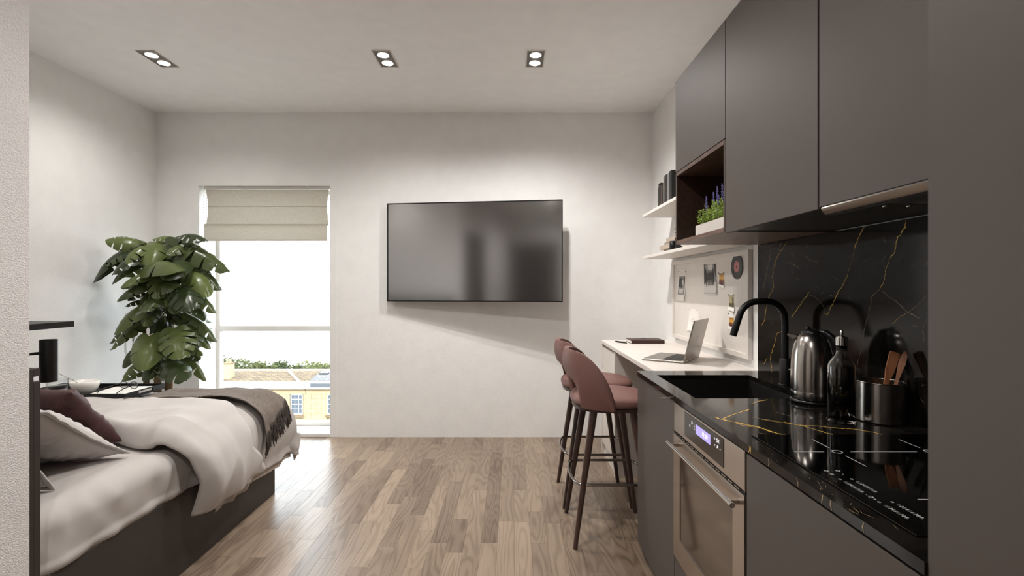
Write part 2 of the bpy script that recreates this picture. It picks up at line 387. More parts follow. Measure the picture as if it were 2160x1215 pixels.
a = ro.data.attributes.new('prand', 'FLOAT', 'FACE')
a.data.foreach_set('value', rvals)
# window: reveal lining, frame, transom, two panes, sill
win = tag(bpy.data.objects.new('window_1', None), kind='structure'); COL.objects.link(win); win.location = (0, 0, 0)
GY = 4.60
bm = BM(); box(bm, WX0, WX1, YB-.004, GY+.09, .0, WZ0, .002); obj('window_sill', bm, 'white_gloss', win)
bm = BM(); box(bm, WX0, WX0+.04, GY, GY+.06, WZ0, WZ1, .003); box(bm, WX1-.04, WX1, GY, GY+.06, WZ0, WZ1, .003); box(bm, WX0+.04, WX1-.04, GY, GY+.06, WZ1-.04, WZ1, .003); box(bm, WX0+.04, WX1-.04, GY, GY+.06, WZ0, WZ0+.035, .003)
obj('window_frame', bm, 'white_gloss', win)
obj('transom', box(BM(), WX0+.04, WX1-.04, GY-.004, GY+.064, .914, .968, .004), 'white_gloss', win)
for z0, z1 in ((WZ0+.035, .914), (.968, WZ1-.04)):
    obj('pane', box(BM(), WX0+.04, WX1-.04, GY+.028, GY+.032, z0, z1), 'window_glass', win)
# white lined reveal: jambs and head
bm = BM(); box(bm, WX0, WX0+.008, YB-.002, GY, WZ0, WZ1); box(bm, WX1-.008, WX1, YB-.002, GY, WZ0, WZ1); box(bm, WX0+.008, WX1-.008, YB-.002, GY, WZ1-.008, WZ1)
obj('reveal_lining', bm, 'white_gloss', win)
# slim casing set flush round the opening
bm = BM(); box(bm, WX0-.05, WX0, YB-.0025, YB, 0, WZ1+.05, .001); box(bm, WX1, WX1+.05, YB-.0025, YB, 0, WZ1+.05, .001); box(bm, WX0, WX1, YB-.0025, YB, WZ1, WZ1+.05, .001)
obj('casing', bm, 'wall_paint', win)
# doors of the hallway behind the camera (they mirror in the television)
d1 = tag(bpy.data.objects.new('door_1', None), kind='structure'); COL.objects.link(d1)
obj('door_leaf', box(BM(), -1.40, -.48, YR+.001, YR+.04, 0, 2.16, .004), 'dark_door', d1); obj('door_frame', box(box(box(BM(), -1.46, -1.41, YR, YR+.05, 0, 2.22, .004), -.47, -.42, YR, YR+.05, 0, 2.22, .004), -1.41, -.47, YR, YR+.05, 2.165, 2.22, .004), 'dark_door', d1)
obj('door_handle', tube(tube(BM(), [(-.56, YR+.04, 1.0), (-.56, YR+.09, 1.0)], .01), [(-.56, YR+.085, 1.0), (-.68, YR+.085, 1.0)], .009), 'chrome', d1)
d2 = tag(bpy.data.objects.new('door_2', None), kind='structure'); COL.objects.link(d2)
obj('door_leaf', box(BM(), XC+.001, XC+.03, .42, 1.24, 0, 2.12, .004), 'dark_door', d2); obj('door_frame', box(box(box(BM(), XC, XC+.04, .37, .415, 0, 2.17, .004), XC, XC+.04, 1.245, 1.29, 0, 2.17, .004), XC, XC+.04, .415, 1.245, 2.125, 2.17, .004), 'dark_door', d2)
obj('door_handle', tube(tube(BM(), [(XC+.03, 1.16, 1.0), (XC+.08, 1.16, 1.0)], .01), [(XC+.075, 1.16, 1.0), (XC+.075, 1.04, 1.0)], .009), 'chrome', d2)

# ---------------------------------------------------------------- downlights
def downlight(x, y, label, group=None, w=.125, l=.25, power=1.0):
    t = thing('ceiling_downlight', label, 'ceiling light', (x, y, H), 0, group)
    a, b = w/2, l/2
    bm = BM(); e = .006
    for q in ((-a, a, -b, -b+e), (-a, a, b-e, b), (-a, -a+e, -b+e, b-e), (a-e, a, -b+e, b-e)): box(bm, *q, -.004, 0)
    obj('trim_frame', bm, 'steel', t)
    bm = BM(); box(bm, -a+e, a-e, -b+e, b-e, -.0015, 0); obj('baffle', bm, 'book_grey', t)
    for s in (-1, 1):
        lo = obj('lamp_head', lathe(BM(), [(.040, -.0025), (.046, -.006), (.042, -.007), (.036, -.003)], 0, s*.058, 0, 28, False), 'dark_steel', t, True)
        obj('lamp_lens', lathe(BM(), [(.037, -.0045), (.030, -.0065), (0, -.0075)], 0, s*.058, 0, 28, False), 'lamp_led', lo)
        L = bpy.data.lights.new('downlight_beam', 'SPOT'); L.energy = LAMP_W*power; L.color = (1, .965, .93); L.spot_size = math.radians(156); L.spot_blend = 1.0; L.shadow_soft_size = .022
        q = bpy.data.objects.new('downlight_beam', L); COL.objects.link(q); q.parent = t; q.location = (0, s*.058, -.045)
downlight(-2.396, 3.32, 'twin recessed downlight in the ceiling above the foot of the bed', power=.5)
downlight(-.856, 3.32, 'twin recessed downlight in the ceiling between bed and television', power=.75)
downlight(.157, 3.32, 'twin recessed downlight in the ceiling beside the bar stools', power=1.35)
downlight(-2.396, 1.95, 'added out-of-view twin downlight in the ceiling above the pillows', power=.22)  # extra lamp outside the frame, added as weak fill over the bed head
downlight(-.30, 1.75, 'added out-of-view twin downlight in the ceiling facing the oven')  # unseen lamp added to light the kitchen fronts
downlight(-.45, -.2, 'added out-of-view twin downlight in the ceiling of the entrance hall')  # unseen lamp behind the camera, added as fill light

# ---------------------------------------------------------------- outside
gz = -13.0
struct('ground', box(BM(), -160, 120, 6, 76, gz-.3, gz), 'asphalt')
def house(name, label, x0, x1, roofm, win_x, chim, blocks):
    HY = 40.0
    t = thing(name, label, 'house', ((x0+x1)/2, HY, gz)); ox, oy, oz = (x0+x1)/2, HY, gz
    def P(nm, m, a0, a1, b0, b1, c0, c1, bev=0): return obj(nm, box(BM(), a0-ox, a1-ox, b0-oy, b1-oy, c0-oz, c1-oz, bev), m, t)
    ze = -6.35
    P('wall', 'stone', x0, x1, HY+.15, HY+6.5, gz, ze)
    zf0, zf1 = -6.90, -6.38
    P('fascia', 'fascia_white', x0, x1, HY-.25, HY+.3, zf0, zf1, .03)
    P('cornice', 'stone_dark', x0, x1, HY-.18, HY+.2, zf0-.12, zf0, .03)
    P('frieze', 'stone', x0, x1, HY-.06, HY+.2, zf0-.42, zf0-.12, .02)
    b = BM(); vs = [b.verts.new((X-ox, Y-oy, Z-oz)) for X, Y, Z in ((x0, HY-.1, -6.42), (x1, HY-.1, -6.42), (x1, HY+3.2, -6.0), (x0, HY+3.2, -6.0), (x1, HY+6.6, -6.45), (x0, HY+6.6, -6.45), (x0, HY-.1, -6.6), (x1, HY-.1, -6.6), (x1, HY+6.6, -6.6), (x0, HY+6.6, -6.6))]
    for f in ((0, 1, 2, 3), (3, 2, 4, 5), (6, 7, 1, 0), (9, 5, 4, 8), (6, 0, 3, 5, 9), (7, 8, 4, 2, 1)): b.faces.new([vs[i] for i in f])
    obj('roof', fixn(b), roofm, t)
    wz0, wz1 = -9.0, -7.36
    holes = []
    for wx in win_x:
        w = .98; holes.append((wx-w/2-.05, wx+w/2+.05))
        f = P('sash_window', 'house_glass', wx-w/2, wx+w/2, HY+.10, HY+.14, wz0, wz1)
        fr = BM(); e = .07
        for q in ((wx-w/2, wx-w/2+e, wz0, wz1), (wx+w/2-e, wx+w/2, wz0, wz1), (wx-w/2+e, wx+w/2-e, wz0, wz0+.1), (wx-w/2+e, wx+w/2-e, wz1-.07, wz1), (wx-w/2+e, wx+w/2-e, (wz0+wz1)/2-.03, (wz0+wz1)/2+.03)):
            box(fr, q[0]-ox, q[1]-ox, .02, .12, q[2]-oz, q[3]-oz)
        fo = obj('sash_frame', fr, 'sash_white', f)
        gb = BM()
        for k in (1, 2): box(gb, wx-w/2+k*w/3-.016-ox, wx-w/2+k*w/3+.016-ox, .06, .11, wz0-oz, wz1-oz)
        for zz in (.27, .76): box(gb, wx-w/2-ox, wx+w/2-ox, .06, .11, wz0+(wz1-wz0)*zz-.016-oz, wz0+(wz1-wz0)*zz+.016-oz)
        obj('glazing_bars', gb, 'sash_white', f)
        P('window_sill', 'stone_dark', wx-w/2-.15, wx+w/2+.15, HY-.12, HY+.1, wz0-.2, wz0-.06, .01)
        P('lower_window', 'house_glass', wx-w/2, wx+w/2, HY+.02, HY+.08, -12.2, -10.6)
    P('string_course', 'fascia_white', x0, x1, HY-.1, HY+.1, -9.95, -9.75, .02)
    # dressed stone blocks, course by course
    bh = .40; z = zf0-.42-bh; row = 0; meshes = {}
    while z > -9.75:
        xx = x0 + (.0 if row % 2 else -.42)
        while xx < x1:
            a0, a1 = max(xx, x0), min(xx+.84, x1)
            segs = [(a0, a1)]
            if z < wz1 and z+bh > wz0:
                for h0, h1 in holes:
                    ns = []
                    for s0, s1 in segs:
                        if h1 <= s0 or h0 >= s1: ns.append((s0, s1))
                        else:
                            if h0-s0 > .06: ns.append((s0, h0))
                            if s1-h1 > .06: ns.append((h1, s1))
                    segs = ns
            for s0, s1 in segs:
                if s1-s0 < .05 or s1 < -26.5 or s0 > -11: continue
                k = round(s1-s0, 2)
                if k not in meshes:
                    b = box(BM(), .004, k-.004, 0, .155, .004, bh-.004, .006); me = bpy.data.meshes.new('stone_block'); b.to_mesh(me); b.free(); me.materials.append(MATS['stone']); meshes[k] = me
                newobj('stone_block', meshes[k], None, t).location = (s0-ox, rnd.uniform(-.006, .006), z-oz)
            xx += .84
        z -= bh; row += 1
    if chim:
        c = P('chimney', 'stone', chim, chim+.6, HY+1.0, HY+1.7, -6.6, -5.05, .02)
        obj('chimney_cap', box(BM(), chim-.06-ox, chim+.66-ox, .94, 1.76, -5.05-oz, -4.95-oz, .02), 'stone_dark', c)
        for dx in (.17, .43): obj('chimney_pot', lathe(BM(), [(.09, 0), (.08, .25), (.1, .28), (.07, .28)], chim+dx-ox, 1.35, -4.95-oz, 12), 'stone', c)
    return t
xs = at(645, 800, 40).x
h1 = house('stone_house', 'sandstone terrace house under a brown stone-slate roof with a chimney', -52, xs, 'roof_stone', [at(625.3, 850, 40).x-3.03*k for k in range(0, 8)], at(470, 780, 41).x, True)
h2 = house('slate_house', 'sandstone terrace house under a grey slate roof seen through the window', xs+.02, 14, 'roof_slate', [at(703, 850, 40).x+3.03*k for k in range(0, 8)], None, True)
b = BM(); p0 = at(633, 805, 39.8); p1 = at(598, 782, 43.3)
lo_ = Vector(h1.location); tube(b, [Vector((xs-.4, 39.85, -6.36))-lo_, Vector((xs-2.9, 43.2, -5.94))-lo_], .11, 6); obj('coping', b, 'fascia_white', h1)
obj('lead_flashing', box(BM(), at(654, 810, 39.7).x-h2.location.x, 14-h2.location.x, -.28, -.255, -6.72-gz, -6.40-gz, .004), 'lead_grey', h2)
for rx in (xs+.4, at(687, 783, 42.3).x):
    q_ = Vector((rx, 42.4, -6.1))-Vector(h2.location); obj('roof_vent', box(BM(), q_.x-.2, q_.x+.2, q_.y-.2, q_.y+.2, q_.z-.1, q_.z+.1, .02), 'black_matte', h2)
def tree(px, topy, Y, hw, kind, label):
    c = at(px, topy, Y); rr = random.Random(int(px))
    t = thing('tree', label, 'tree', (c.x, Y, gz)); hh = c.z-gz
    obj('trunk', tube(BM(), [(0, 0, 0), (.1, 0, hh*.4), (0, .1, hh*.75)], [.28, .2, .08], 8), 'bark', t, True)
    b = BM(); blobs = [(rr.uniform(-.55, .55)*hw, rr.uniform(-.5, .5)*hw, hh-rr.uniform(.18, .55)*hw*1.6, rr.uniform(.3, .55)*hw) for _ in range(9)] + [(0, 0, hh-.45*hw, .45*hw)]
    for _ in range(1500):
        bxx, byy, bz, br_ = rr.choice(blobs); d = Vector((rr.gauss(0, 1), rr.gauss(0, 1), rr.gauss(0, 1))).normalized()*br_*rr.uniform(.55, 1.05)
        p = Vector((bxx, byy, bz))+d; p.z = min(p.z, hh)
        u = Vector((rr.gauss(0, 1), rr.gauss(0, 1), rr.gauss(0, 1))).normalized()*rr.uniform(.09, .2); v = u.cross(Vector((rr.gauss(0, 1), rr.gauss(0, 1), rr.gauss(0, 1)))).normalized()*u.length*.7
        b.faces.new([b.verts.new(p+w) for w in (-u-v, u-v*.3, u+v, -u*.4+v)])
    o = obj('foliage', b, 'tree_leaf', t); o['kind'] = 'stuff'
for px, ty, Y, hw, lb in ((455, 752, 57, 2.4, 'small tree behind the stone chimney'), (521, 757, 63, 2.5, 'tall rounded tree rising over the stone-slate roof'), (556, 768, 56, 2.0, 'low bushy tree beside the tall rounded tree'), (592, 764, 63, 2.4, 'broad tree behind the white roof coping'),
                       (628, 767, 56, 2.0, 'low tree behind the near end of the slate roof'), (660, 763, 63, 2.2, 'thin-topped tree behind the middle of the slate roof'), (696, 767, 56, 2.2, 'wide tree behind the slate roof by the window jamb'), (734, 764, 64, 2.6, 'tree behind the slate roof beyond the window edge')):
    tree(px, ty, Y, hw, 0, lb)

# ================================================================== KITCHEN
ZC = .907; KY = 2.445; XF = .626; XU = .817; ZU0, ZU1 = 1.536, 2.349
YD1, YD2, YT = 1.892, 1.312, .74           # module joints and the side of the tall unit
BS = 1.224                                   # face of the backsplash
gap = .0025
def cabinet(name, label, y0, y1, fronts, end=False):
    t = thing(name, label, 'cabinet', ((XF+XR)/2, (y0+y1)/2, 0)); ox, oy = (XF+XR)/2, (y0+y1)/2
    def P(nm, m, a0, a1, b0, b1, c0, c1, bev=0, par=t): return obj(nm, box(BM(), a0-ox, a1-ox, b0-oy, b1-oy, c0, c1, bev), m, par)
    return t, P
# sink base
t, P = cabinet('sink_cabinet', 'taupe matt base cabinet under the black sink at the worktop end', YD1, KY, None)
P('body', 'cabinet_shadow_gap', XF+.021, XR-.003, YD1+.004, KY-.02, .065, .62)
P('rail', 'cabinet_shadow_gap', XF+.021, XF+.045, YD1+.004, KY-.02, .62, .884)
P('end_panel', 'taupe_door', XF+.021, XR-.003, KY-.019, KY, .06, .886, .001)
P('door', 'taupe_door', XF, XF+.019, YD1+gap, KY, .06, .884, .0012)
P('plinth', 'cabinet_shadow_gap', XF+.06, XR-.003, YD1+.004, KY-.05, 0, .065)
# oven housing
t, P = cabinet('oven_cabinet', 'taupe matt base cabinet that houses the steel oven', YD2, YD1, None)
P('body', 'cabinet_shadow_gap', XF+.021, XR-.003, YD2+.004, YD1-.004, .065, .29)
P('back_panel', 'cabinet_shadow_gap', XR-.03, XR-.003, YD2+.004, YD1-.004, .29, .884)
P('drawer_front', 'taupe_door', XF, XF+.019, YD2+gap, YD1-gap, .06, .291, .0012)
P('plinth', 'cabinet_shadow_gap', XF+.06, XR-.003, YD2+.004, YD1-.004, 0, .065)
# hob base
t, P = cabinet('hob_cabinet', 'taupe matt base cabinet with one wide front under the hob', YT, YD2, None)
P('body', 'cabinet_shadow_gap', XF+.021, XR-.003, YT+.004, YD2-.004, .065, .884)
P('door', 'taupe_door', XF, XF+.019, YT+gap, YD2-gap, .06, .878, .0012)
P('plinth', 'cabinet_shadow_gap', XF+.06, XR-.003, YT+.004, YD2-.004, 0, .065)
# tall unit
t, P = cabinet('tall_cabinet', 'full-height taupe matt cabinet at the end of the worktop', -.45, YT, None)
P('body', 'cabinet_shadow_gap', XF+.021, XR-.003, -.45, YT-.02, .065, H-.03)
P('side_panel', 'taupe_door', XF+.0195, XR-.003, YT-.019, YT-.0005, .06, H-.03, .001)
P('door', 'taupe_door', XF, XF+.019, .14, YT-.0005, .06, .878, .0012)
P('door', 'taupe_door', XF, XF+.019, .14, YT-.0005, .882, H-.03, .0012)
P('door', 'taupe_door', XF, XF+.019, -.45, .137, .06, H-.03, .0012)
P('plinth', 'cabinet_shadow_gap', XF+.06, XR-.003, -.45, YT-.02, 0, .065)
P('filler', 'taupe_door', XF+.03, XR-.003, -.45, YT-.0005, H-.03, H-.0005)
# worktop with the sink cut-out
SX0, SX1, SY0, SY1 = .687, 1.122, 1.835, 2.329
wtp = thing('worktop', 'polished black marble worktop with gold veins', 'worktop', ((XF+XR)/2, (YT+KY)/2, .886)); wx, wy = (XF+XR)/2, (YT+KY)/2
XW = XF-.004
bm = BM()
xsq = [XW, SX0, SX1, XR-.001]; ysq = [YT, SY0, SY1, KY]
for zz, flip in ((.886, True), (ZC, False)):
    vv = [[bm.verts.new((X-wx, Y-wy, zz-.886)) for Y in ysq] for X in xsq]
    for i in range(3):
        for j in range(3):
            if i == 1 and j == 1: continue
            q = (vv[i][j], vv[i+1][j], vv[i+1][j+1], vv[i][j+1]); bm.faces.new(q[::-1] if flip else q)
    if flip: lo = vv
    else: hi = vv
def side(p): 
    for (a, b), (c, d) in zip(p[:-1], p[1:]): bm.faces.new((lo[a][b], lo[c][d], hi[c][d], hi[a][b]))
side([(0, 0), (1, 0), (2, 0), (3, 0), (3, 1), (3, 2), (3, 3), (2, 3), (1, 3), (0, 3), (0, 2), (0, 1), (0, 0)]); side([(1, 1), (1, 2), (2, 2), (2, 1), (1, 1)])
fixn(bm); obj('slab', bm, 'black_marble', wtp)
bspl = thing('backsplash', 'black marble backsplash slab with gold lightning veins', 'backsplash', (BS, (YT+KY)/2, ZC))
obj('slab', box(BM(), 0, XR-BS-.001, YT-wy, KY-wy, .0005, ZU0-ZC-.002, .001), 'black_marble', bspl)
def jag(pts, amp, rr, step=10):
    out = []
    for (x0, y0), (x1, y1) in zip(pts[:-1], pts[1:]):
        n = max(1, int(math.hypot(x1-x0, y1-y0)/step))
        for k in range(n):
            f = k/n; out.append((x0+(x1-x0)*f+rr.uniform(-amp, amp), y0+(y1-y0)*f+rr.uniform(-amp, amp)))
    return out+[pts[-1]]
def ribbon(bm, P3, w, nrm, rr):
    P3 = [Vector(p) for p in P3]; N = len(P3); prev = None
    for i, p in enumerate(P3):
        d = (P3[min(i+1, N-1)]-P3[max(i-1, 0)])
        if d.length < 1e-7: continue
        s = d.normalized().cross(nrm); ww = w*(.35+.65*rr.random())*(.25 if i in (0, N-1) else 1)
        cur = (bm.verts.new(p+s*ww), bm.verts.new(p-s*ww))
        if prev: bm.faces.new((prev[0], prev[1], cur[1], cur[0]))
        prev = cur
rr = random.Random(11)
def zm(p): return (1520+p[0]/2.53, 450+p[1]/2.53)
gold, pale = [], []
for bmv, w, pts in ((gold, .0045, [(988, 35), (985, 75), (945, 130), (930, 200), (905, 240)]), (gold, .0022, [(905, 240), (880, 310), (870, 370), (850, 405)]), (pale, .0016, [(850, 405), (810, 440), (795, 520), (770, 610), (745, 740), (715, 880)]),
        (gold, .0036, [(768, 72), (735, 130), (712, 190)]), (pale, .0014, [(712, 190), (700, 260), (680, 320)]), (gold, .0034, [(680, 320), (655, 380), (630, 415), (600, 480), (570, 543), (555, 535)]), (pale, .0016, [(560, 540), (545, 490), (510, 450), (470, 435)]),
        (gold, .0036, [(475, 420), (430, 480), (400, 520), (376, 555)]), (gold, .0032, [(352, 150), (320, 205), (292, 250), (275, 340), (285, 390), (255, 450), (235, 560), (220, 600)]), (pale, .0022, [(270, 165), (262, 250), (240, 340), (225, 420)]), (gold, .0026, [(335, 625), (300, 640), (285, 700), (265, 770), (275, 850)]),
        (gold, .0016, [(330, 150), (300, 230), (288, 300)]), (pale, .0022, [(865, 415), (900, 445), (950, 480), (1000, 530), (1065, 562)]), (gold, .0014, [(1000, 530), (960, 550), (915, 590)]), (pale, .0014, [(1000, 530), (1050, 490), (1100, 440)]), (pale, .002, [(365, 225), (375, 212), (395, 235)]), (pale, .002, [(340, 265), (370, 262), (420, 295)]),
        (pale, .0012, [(450, 225), (480, 250), (520, 262)]), (pale, .0012, [(390, 340), (420, 352)]), (pale, .0012, [(600, 340), (632, 358)]), (gold, .0018, [(222, 805), (240, 790), (246, 770)]), (pale, .0012, [(1100, 560), (1080, 620), (1090, 700)])):
    bmv.append(BM()); ribbon(bmv[-1], [on_x(*zm(q), BS-.0004)-Vector(bspl.location) for q in jag(pts, 3, rr)], w*.5, Vector((1, 0, 0)), rr)
flk = BM()
for _ in range(70):
    c = Vector((-.0004, rr.uniform(YT-wy+.05, KY-wy-.03), rr.uniform(.05, .6))); a = rr.uniform(0, PI); L = rr.uniform(.008, .035)
    ribbon(flk, [c+Vector((0, math.cos(a)*L*k+rr.uniform(-.003, .003), math.sin(a)*L*k+rr.uniform(-.003, .003))) for k in (-.5, 0, .5)], .0006, Vector((1, 0, 0)), rr)
for q_ in gold: obj('gold_vein', q_, 'gold_vein', bspl)
for q_ in pale: obj('pale_vein', q_, 'pale_vein', bspl)
obj('flecks', flk, 'pale_vein', bspl)['kind'] = 'stuff'
gold, pale = [], []
for bmv, w, pts in ((gold, .010, [(-30, 1085), (0, 1098), (100, 1120), (200, 1140), (270, 1165), (330, 1180), (395, 1187)]), (gold, .005, [(40, 1102), (120, 1132), (230, 1148)]), (gold, .005, [(10, 1098), (60, 1075), (160, 1045)]), (gold, .005, [(165, 1018), (200, 1005), (250, 992)]), (gold, .005, [(335, 1110), (400, 1130), (520, 1135), (600, 1145), (700, 1150), (800, 1165), (885, 1185)]),
        (pale, .004, [(165, 1090), (300, 1108)]), (gold, .004, [(220, 1100), (420, 1130), (560, 1170), (620, 1185)]), (pale, .003, [(-100, 1068), (-60, 1066)]), (pale, .003, [(-10, 1070), (80, 1060)]), (pale, .004, [(-330, 985), (-250, 980)]), (pale, .003, [(165, 1165), (240, 1178)]), (pale, .003, [(300, 1060), (380, 1085)])):
    bmv.append(BM()); ribbon(bmv[-1], [on_z(*zm(q), ZC+.0004)-Vector(wtp.location) for q in jag(pts, 2, rr)], w*.5, Vector((0, 0, 1)), rr)
flk = BM()
for _ in range(50):
    c = Vector((rr.choice([rr.uniform(XW+.004, .662), rr.uniform(.66, 1.2)])-wx, rr.uniform(YT+.03, 1.8)-wy, ZC+.0004-.886)); a = rr.uniform(0, PI); L = rr.uniform(.008, .03)
    ribbon(flk, [c+Vector((max(-.003, min(.003, math.cos(a)*L*k)), math.sin(a)*L*k, 0)) for k in (-.5, 0, .5)], .0008, Vector((0, 0, 1)), rr)
for yy in (1.287, 1.28, 1.19, 1.07, .985, .955, .87):          # veins that run over the front edge
    bb_ = BM(); (gold if yy > 1.2 else pale).append(bb_); ribbon(bb_, [Vector((XW-.0004-wx, yy-wy+rr.uniform(-.004, .004), k)) for k in (.001, .01, .0205)], .003, Vector((1, 0, 0)), rr)
for q_ in gold: obj('gold_vein', q_, 'gold_vein', wtp)
for q_ in pale: obj('pale_vein', q_, 'pale_vein', wtp)
obj('flecks', flk, 'pale_vein', wtp)['kind'] = 'stuff'
# sink
sk = thing('sink', 'square black composite sink set in the worktop', 'sink', ((SX0+SX1)/2, (SY0+SY1)/2, .67)); sx, sy = (SX0+SX1)/2, (SY0+SY1)/2
bm = BM(); a0, a1, b0, b1 = SX0-sx-.012, SX1-sx+.012, SY0-sy-.012, SY1-sy+.012; e = .012
for q in ((a0, a0+e+.001, b0, b1), (a1-e-.001, a1, b0, b1), (a0+e, a1-e, b0, b0+e+.001), (a0+e, a1-e, b1-e-.001, b1)): box(bm, *q, 0, .885-.67)
box(bm, a0, a1, b0, b1, -.012, .0)
obj('basin', bm, 'sink_black', sk)
obj('drain', lathe(BM(), [(.045, 0), (.045, .004), (.03, .003), (0, .002)], 0, .0, .0), 'dark_steel', sk, True)
op = on_x(1640, 832, SX1); obj('overflow', box(BM(), SX1-sx-.004, SX1-sx, -.16, -.11, .15, .19, .001), 'black_plastic', sk)
# tap
FY, FX = 2.08, 1.157
ta = thing('kitchen_tap', 'matt black swan-neck tap behind the sink', 'tap', (FX, FY, ZC))
obj('base', lathe(BM(), [(.024, 0), (.024, .006), (.021, .008), (.021, .11), (.018, .114)], n=28), 'black_matte', ta, auto=40)
pts = [(0, 0, .11), (0, 0, .27)]; R = .075
for k in range(1, 9): an = PI/2*k/8; pts.append((-R+R*math.cos(an), 0, .281+R*math.sin(an)))
pts += [(-.11, 0, .356)]
R2 = .08
for k in range(1, 8): an = math.radians(72)*k/7; pts.append((-.115-R2*math.sin(an), 0, .356-R2*(1-math.cos(an))))
p = pts[-1]; d = (-math.cos(math.radians(72)), -math.sin(math.radians(72))); pts.append((p[0]+d[0]*.05, 0, p[2]+d[1]*.05))
obj('spout', tube(BM(), pts, .0135, 16), 'black_matte', ta, auto=40)
q = pts[-1]; obj('spray_head', tube(BM(), [(q[0], 0, q[2]), (q[0]+d[0]*.045, 0, q[2]+d[1]*.045)], [.0142, .0142], 16), 'black_satin', ta, auto=40)
obj('lever', tube(tube(BM(), [(0, 0, .065), (.025, -.03, .065)], .013, 14), [(.025, -.03, .065), (.032, -.038, .068)], .0155, 14), 'black_satin', ta, auto=40)
# hob
HX0, HX1, HY0, HY1 = .669, 1.175, .812, 1.372
hob = thing('induction_hob', 'black glass induction hob let into the marble worktop', 'hob', ((HX0+HX1)/2, (HY0+HY1)/2, ZC)); hx, hy = (HX0+HX1)/2, (HY0+HY1)/2
obj('glass_top', box(BM(), HX0-hx, HX1-hx, HY0-hy, HY1-hy, .0006, .004, .001), 'hob_glass', hob)
ZH = ZC+.0046
def hz(p): return on_z(1560+p[0]/3.4214, 860+p[1]/3.4214, ZH)
mks = []
for p, q in (((395, 318), (610, 318)), ((800, 318), (1280, 318)), ((525, 228), (648, 290)), ((765, 347), (915, 423)), ((1148, 228), (1303, 290)), ((1285, 661), (1400, 661))):
    a, b = hz(p)-Vector(hob.location), hz(q)-Vector(hob.location)
    mk = BM(); mks.append(mk); s = (b-a).normalized().cross(Vector((0, 0, 1)))*.0008; mk.faces.new([mk.verts.new(v) for v in (a-s, b-s, b+s, a+s)])
def ring(c, r, w):
    mk = BM(); mks.append(mk); n = 28; I = [mk.verts.new(c+Vector((math.cos(2*PI*k/n)*r, math.sin(2*PI*k/n)*r, 0))) for k in range(n)]; O = [mk.verts.new(c+Vector((math.cos(2*PI*k/n)*(r+w), math.sin(2*PI*k/n)*(r+w), 0))) for k in range(n)]
    for k in range(n): mk.faces.new((I[k], O[k], O[(k+1) % n], I[(k+1) % n]))
ring(hz((705, 318))-Vector(hob.location), .0105, .0016); ring(hz((1372, 315))-Vector(hob.location), .0105, .0016)
for p in ((625, 455), (710, 455), (948, 643)): ring(hz(p)-Vector(hob.location), .0032, .001)
for mk in mks: obj('zone_mark', fixn(mk), 'hob_mark', hob)
TM = Matrix(((0, 1, 0, 0), (-1, 0, 0, 0), (0, 0, 1, 0), (0, 0, 0, 1)))      # reads for someone standing in front of the worktop
for s, p, q in (('1 2 3 4 5 6 7 8 9 .', (755, 535), (900, 612)), ('1 2 3 4 5 6 7 8 9 .', (845, 533), (995, 612)), ('1 2 3 4 5 6 7 8 9 .', (1045, 703), (1225, 803)), ('1 2 3 4 5 6 7 8 9 .', (1145, 700), (1330, 803))):
    a, b = hz(p), hz(q); c = (a+b)/2-Vector(hob.location); L = abs(a.y-b.y)
    o = text_obj('power_scale', s, .011, 'hob_mark', Matrix.Identity(4), hob); w = max(v.co.x for v in o.data.vertices)-min(v.co.x for v in o.data.vertices)
    o.data.transform(Matrix.Translation(c) @ TM @ Matrix.Diagonal((L/w, 1, 1, 1)))
for s, p in (('-', (920, 628)), ('+', (975, 660)), ('o', (1010, 680)), ('o', (1105, 680)), ('o', (728, 515)), ('o', (812, 515)), ('II', (665, 480)), ('-', (750, 480))):
    text_obj('touch_symbol', s, .012, 'hob_mark', Matrix.Translation(hz(p)-Vector(hob.location)) @ TM, hob)

# oven
ov = thing('oven', 'stainless steel built-in oven with glass door and lit clock', 'oven', (XF, (YD1+YD2)/2, .296)); oy = (YD1+YD2)/2; oz = .296
OY0, OY1 = YD2+.004-oy, YD1-.003-oy
obj('body', box(BM(), .022, .55, OY0+.01, OY1-.075, 0, .58), 'cabinet_shadow_gap', ov)
fz0 = .773-oz                                   # split between fascia and door
pan = obj('control_fascia', box(BM(), -.002, .02, OY0, OY1, fz0, .585, .0015), 'steel', ov)
gy0, gy1 = on_x(1446, 880, XF).y-oy, on_x(1528.5, 940, XF).y-oy
gz1 = on_x(1446, 868, XF).z-oz; gz0 = on_x(1446, 918, XF).z-oz
g = obj('control_panel', box(BM(), -.0035, -.0015, gy1, gy0, gz0, gz1, .0005), 'oven_panel', ov)
ly0, ly1 = on_x(1470, 895, XF).y-oy, on_x(1501, 920, XF).y-oy; lz1 = on_x(1470, 895, XF).z-oz; lz0 = on_x(1470, 914.5, XF).z-oz
obj('clock_display', box(BM(), -.0045, -.0034, ly1, ly0, lz0, lz1), 'oven_lcd', g)
TO = Matrix(((0, 0, -1, 0), (-1, 0, 0, 0), (0, 1, 0, 0), (0, 0, 0, 1)))     # faces the room, reads along -y
def oz_txt(s, px, py, size, nm='control_symbol'):
    q = on_x(px, py, XF-.005)-Vector(ov.location); q.x = -.0049; text_obj(nm, s, size, 'oven_glyph', Matrix.Translation(q) @ TO, g)
oz_txt('11:30', 1486, 919.5, .022, 'clock_digits')
for s, px, py, sz in (('0', 1455, 898, .014), ('D', 1459.5, 892, .014), ('L', 1464, 897.5, .016), ('-', 1460, 902, .014), ('o', 1464.4, 905, .012), ('^', 1506.8, 926.5, .018), ('OK', 1513.8, 930.5, .016), ('v', 1507, 938, .014), ('A', 1513, 943, .015), ('.', 1518.6, 943, .03)):
    oz_txt(s, px, py, sz)
dm = .068; dt = fz0-.078; db = .085
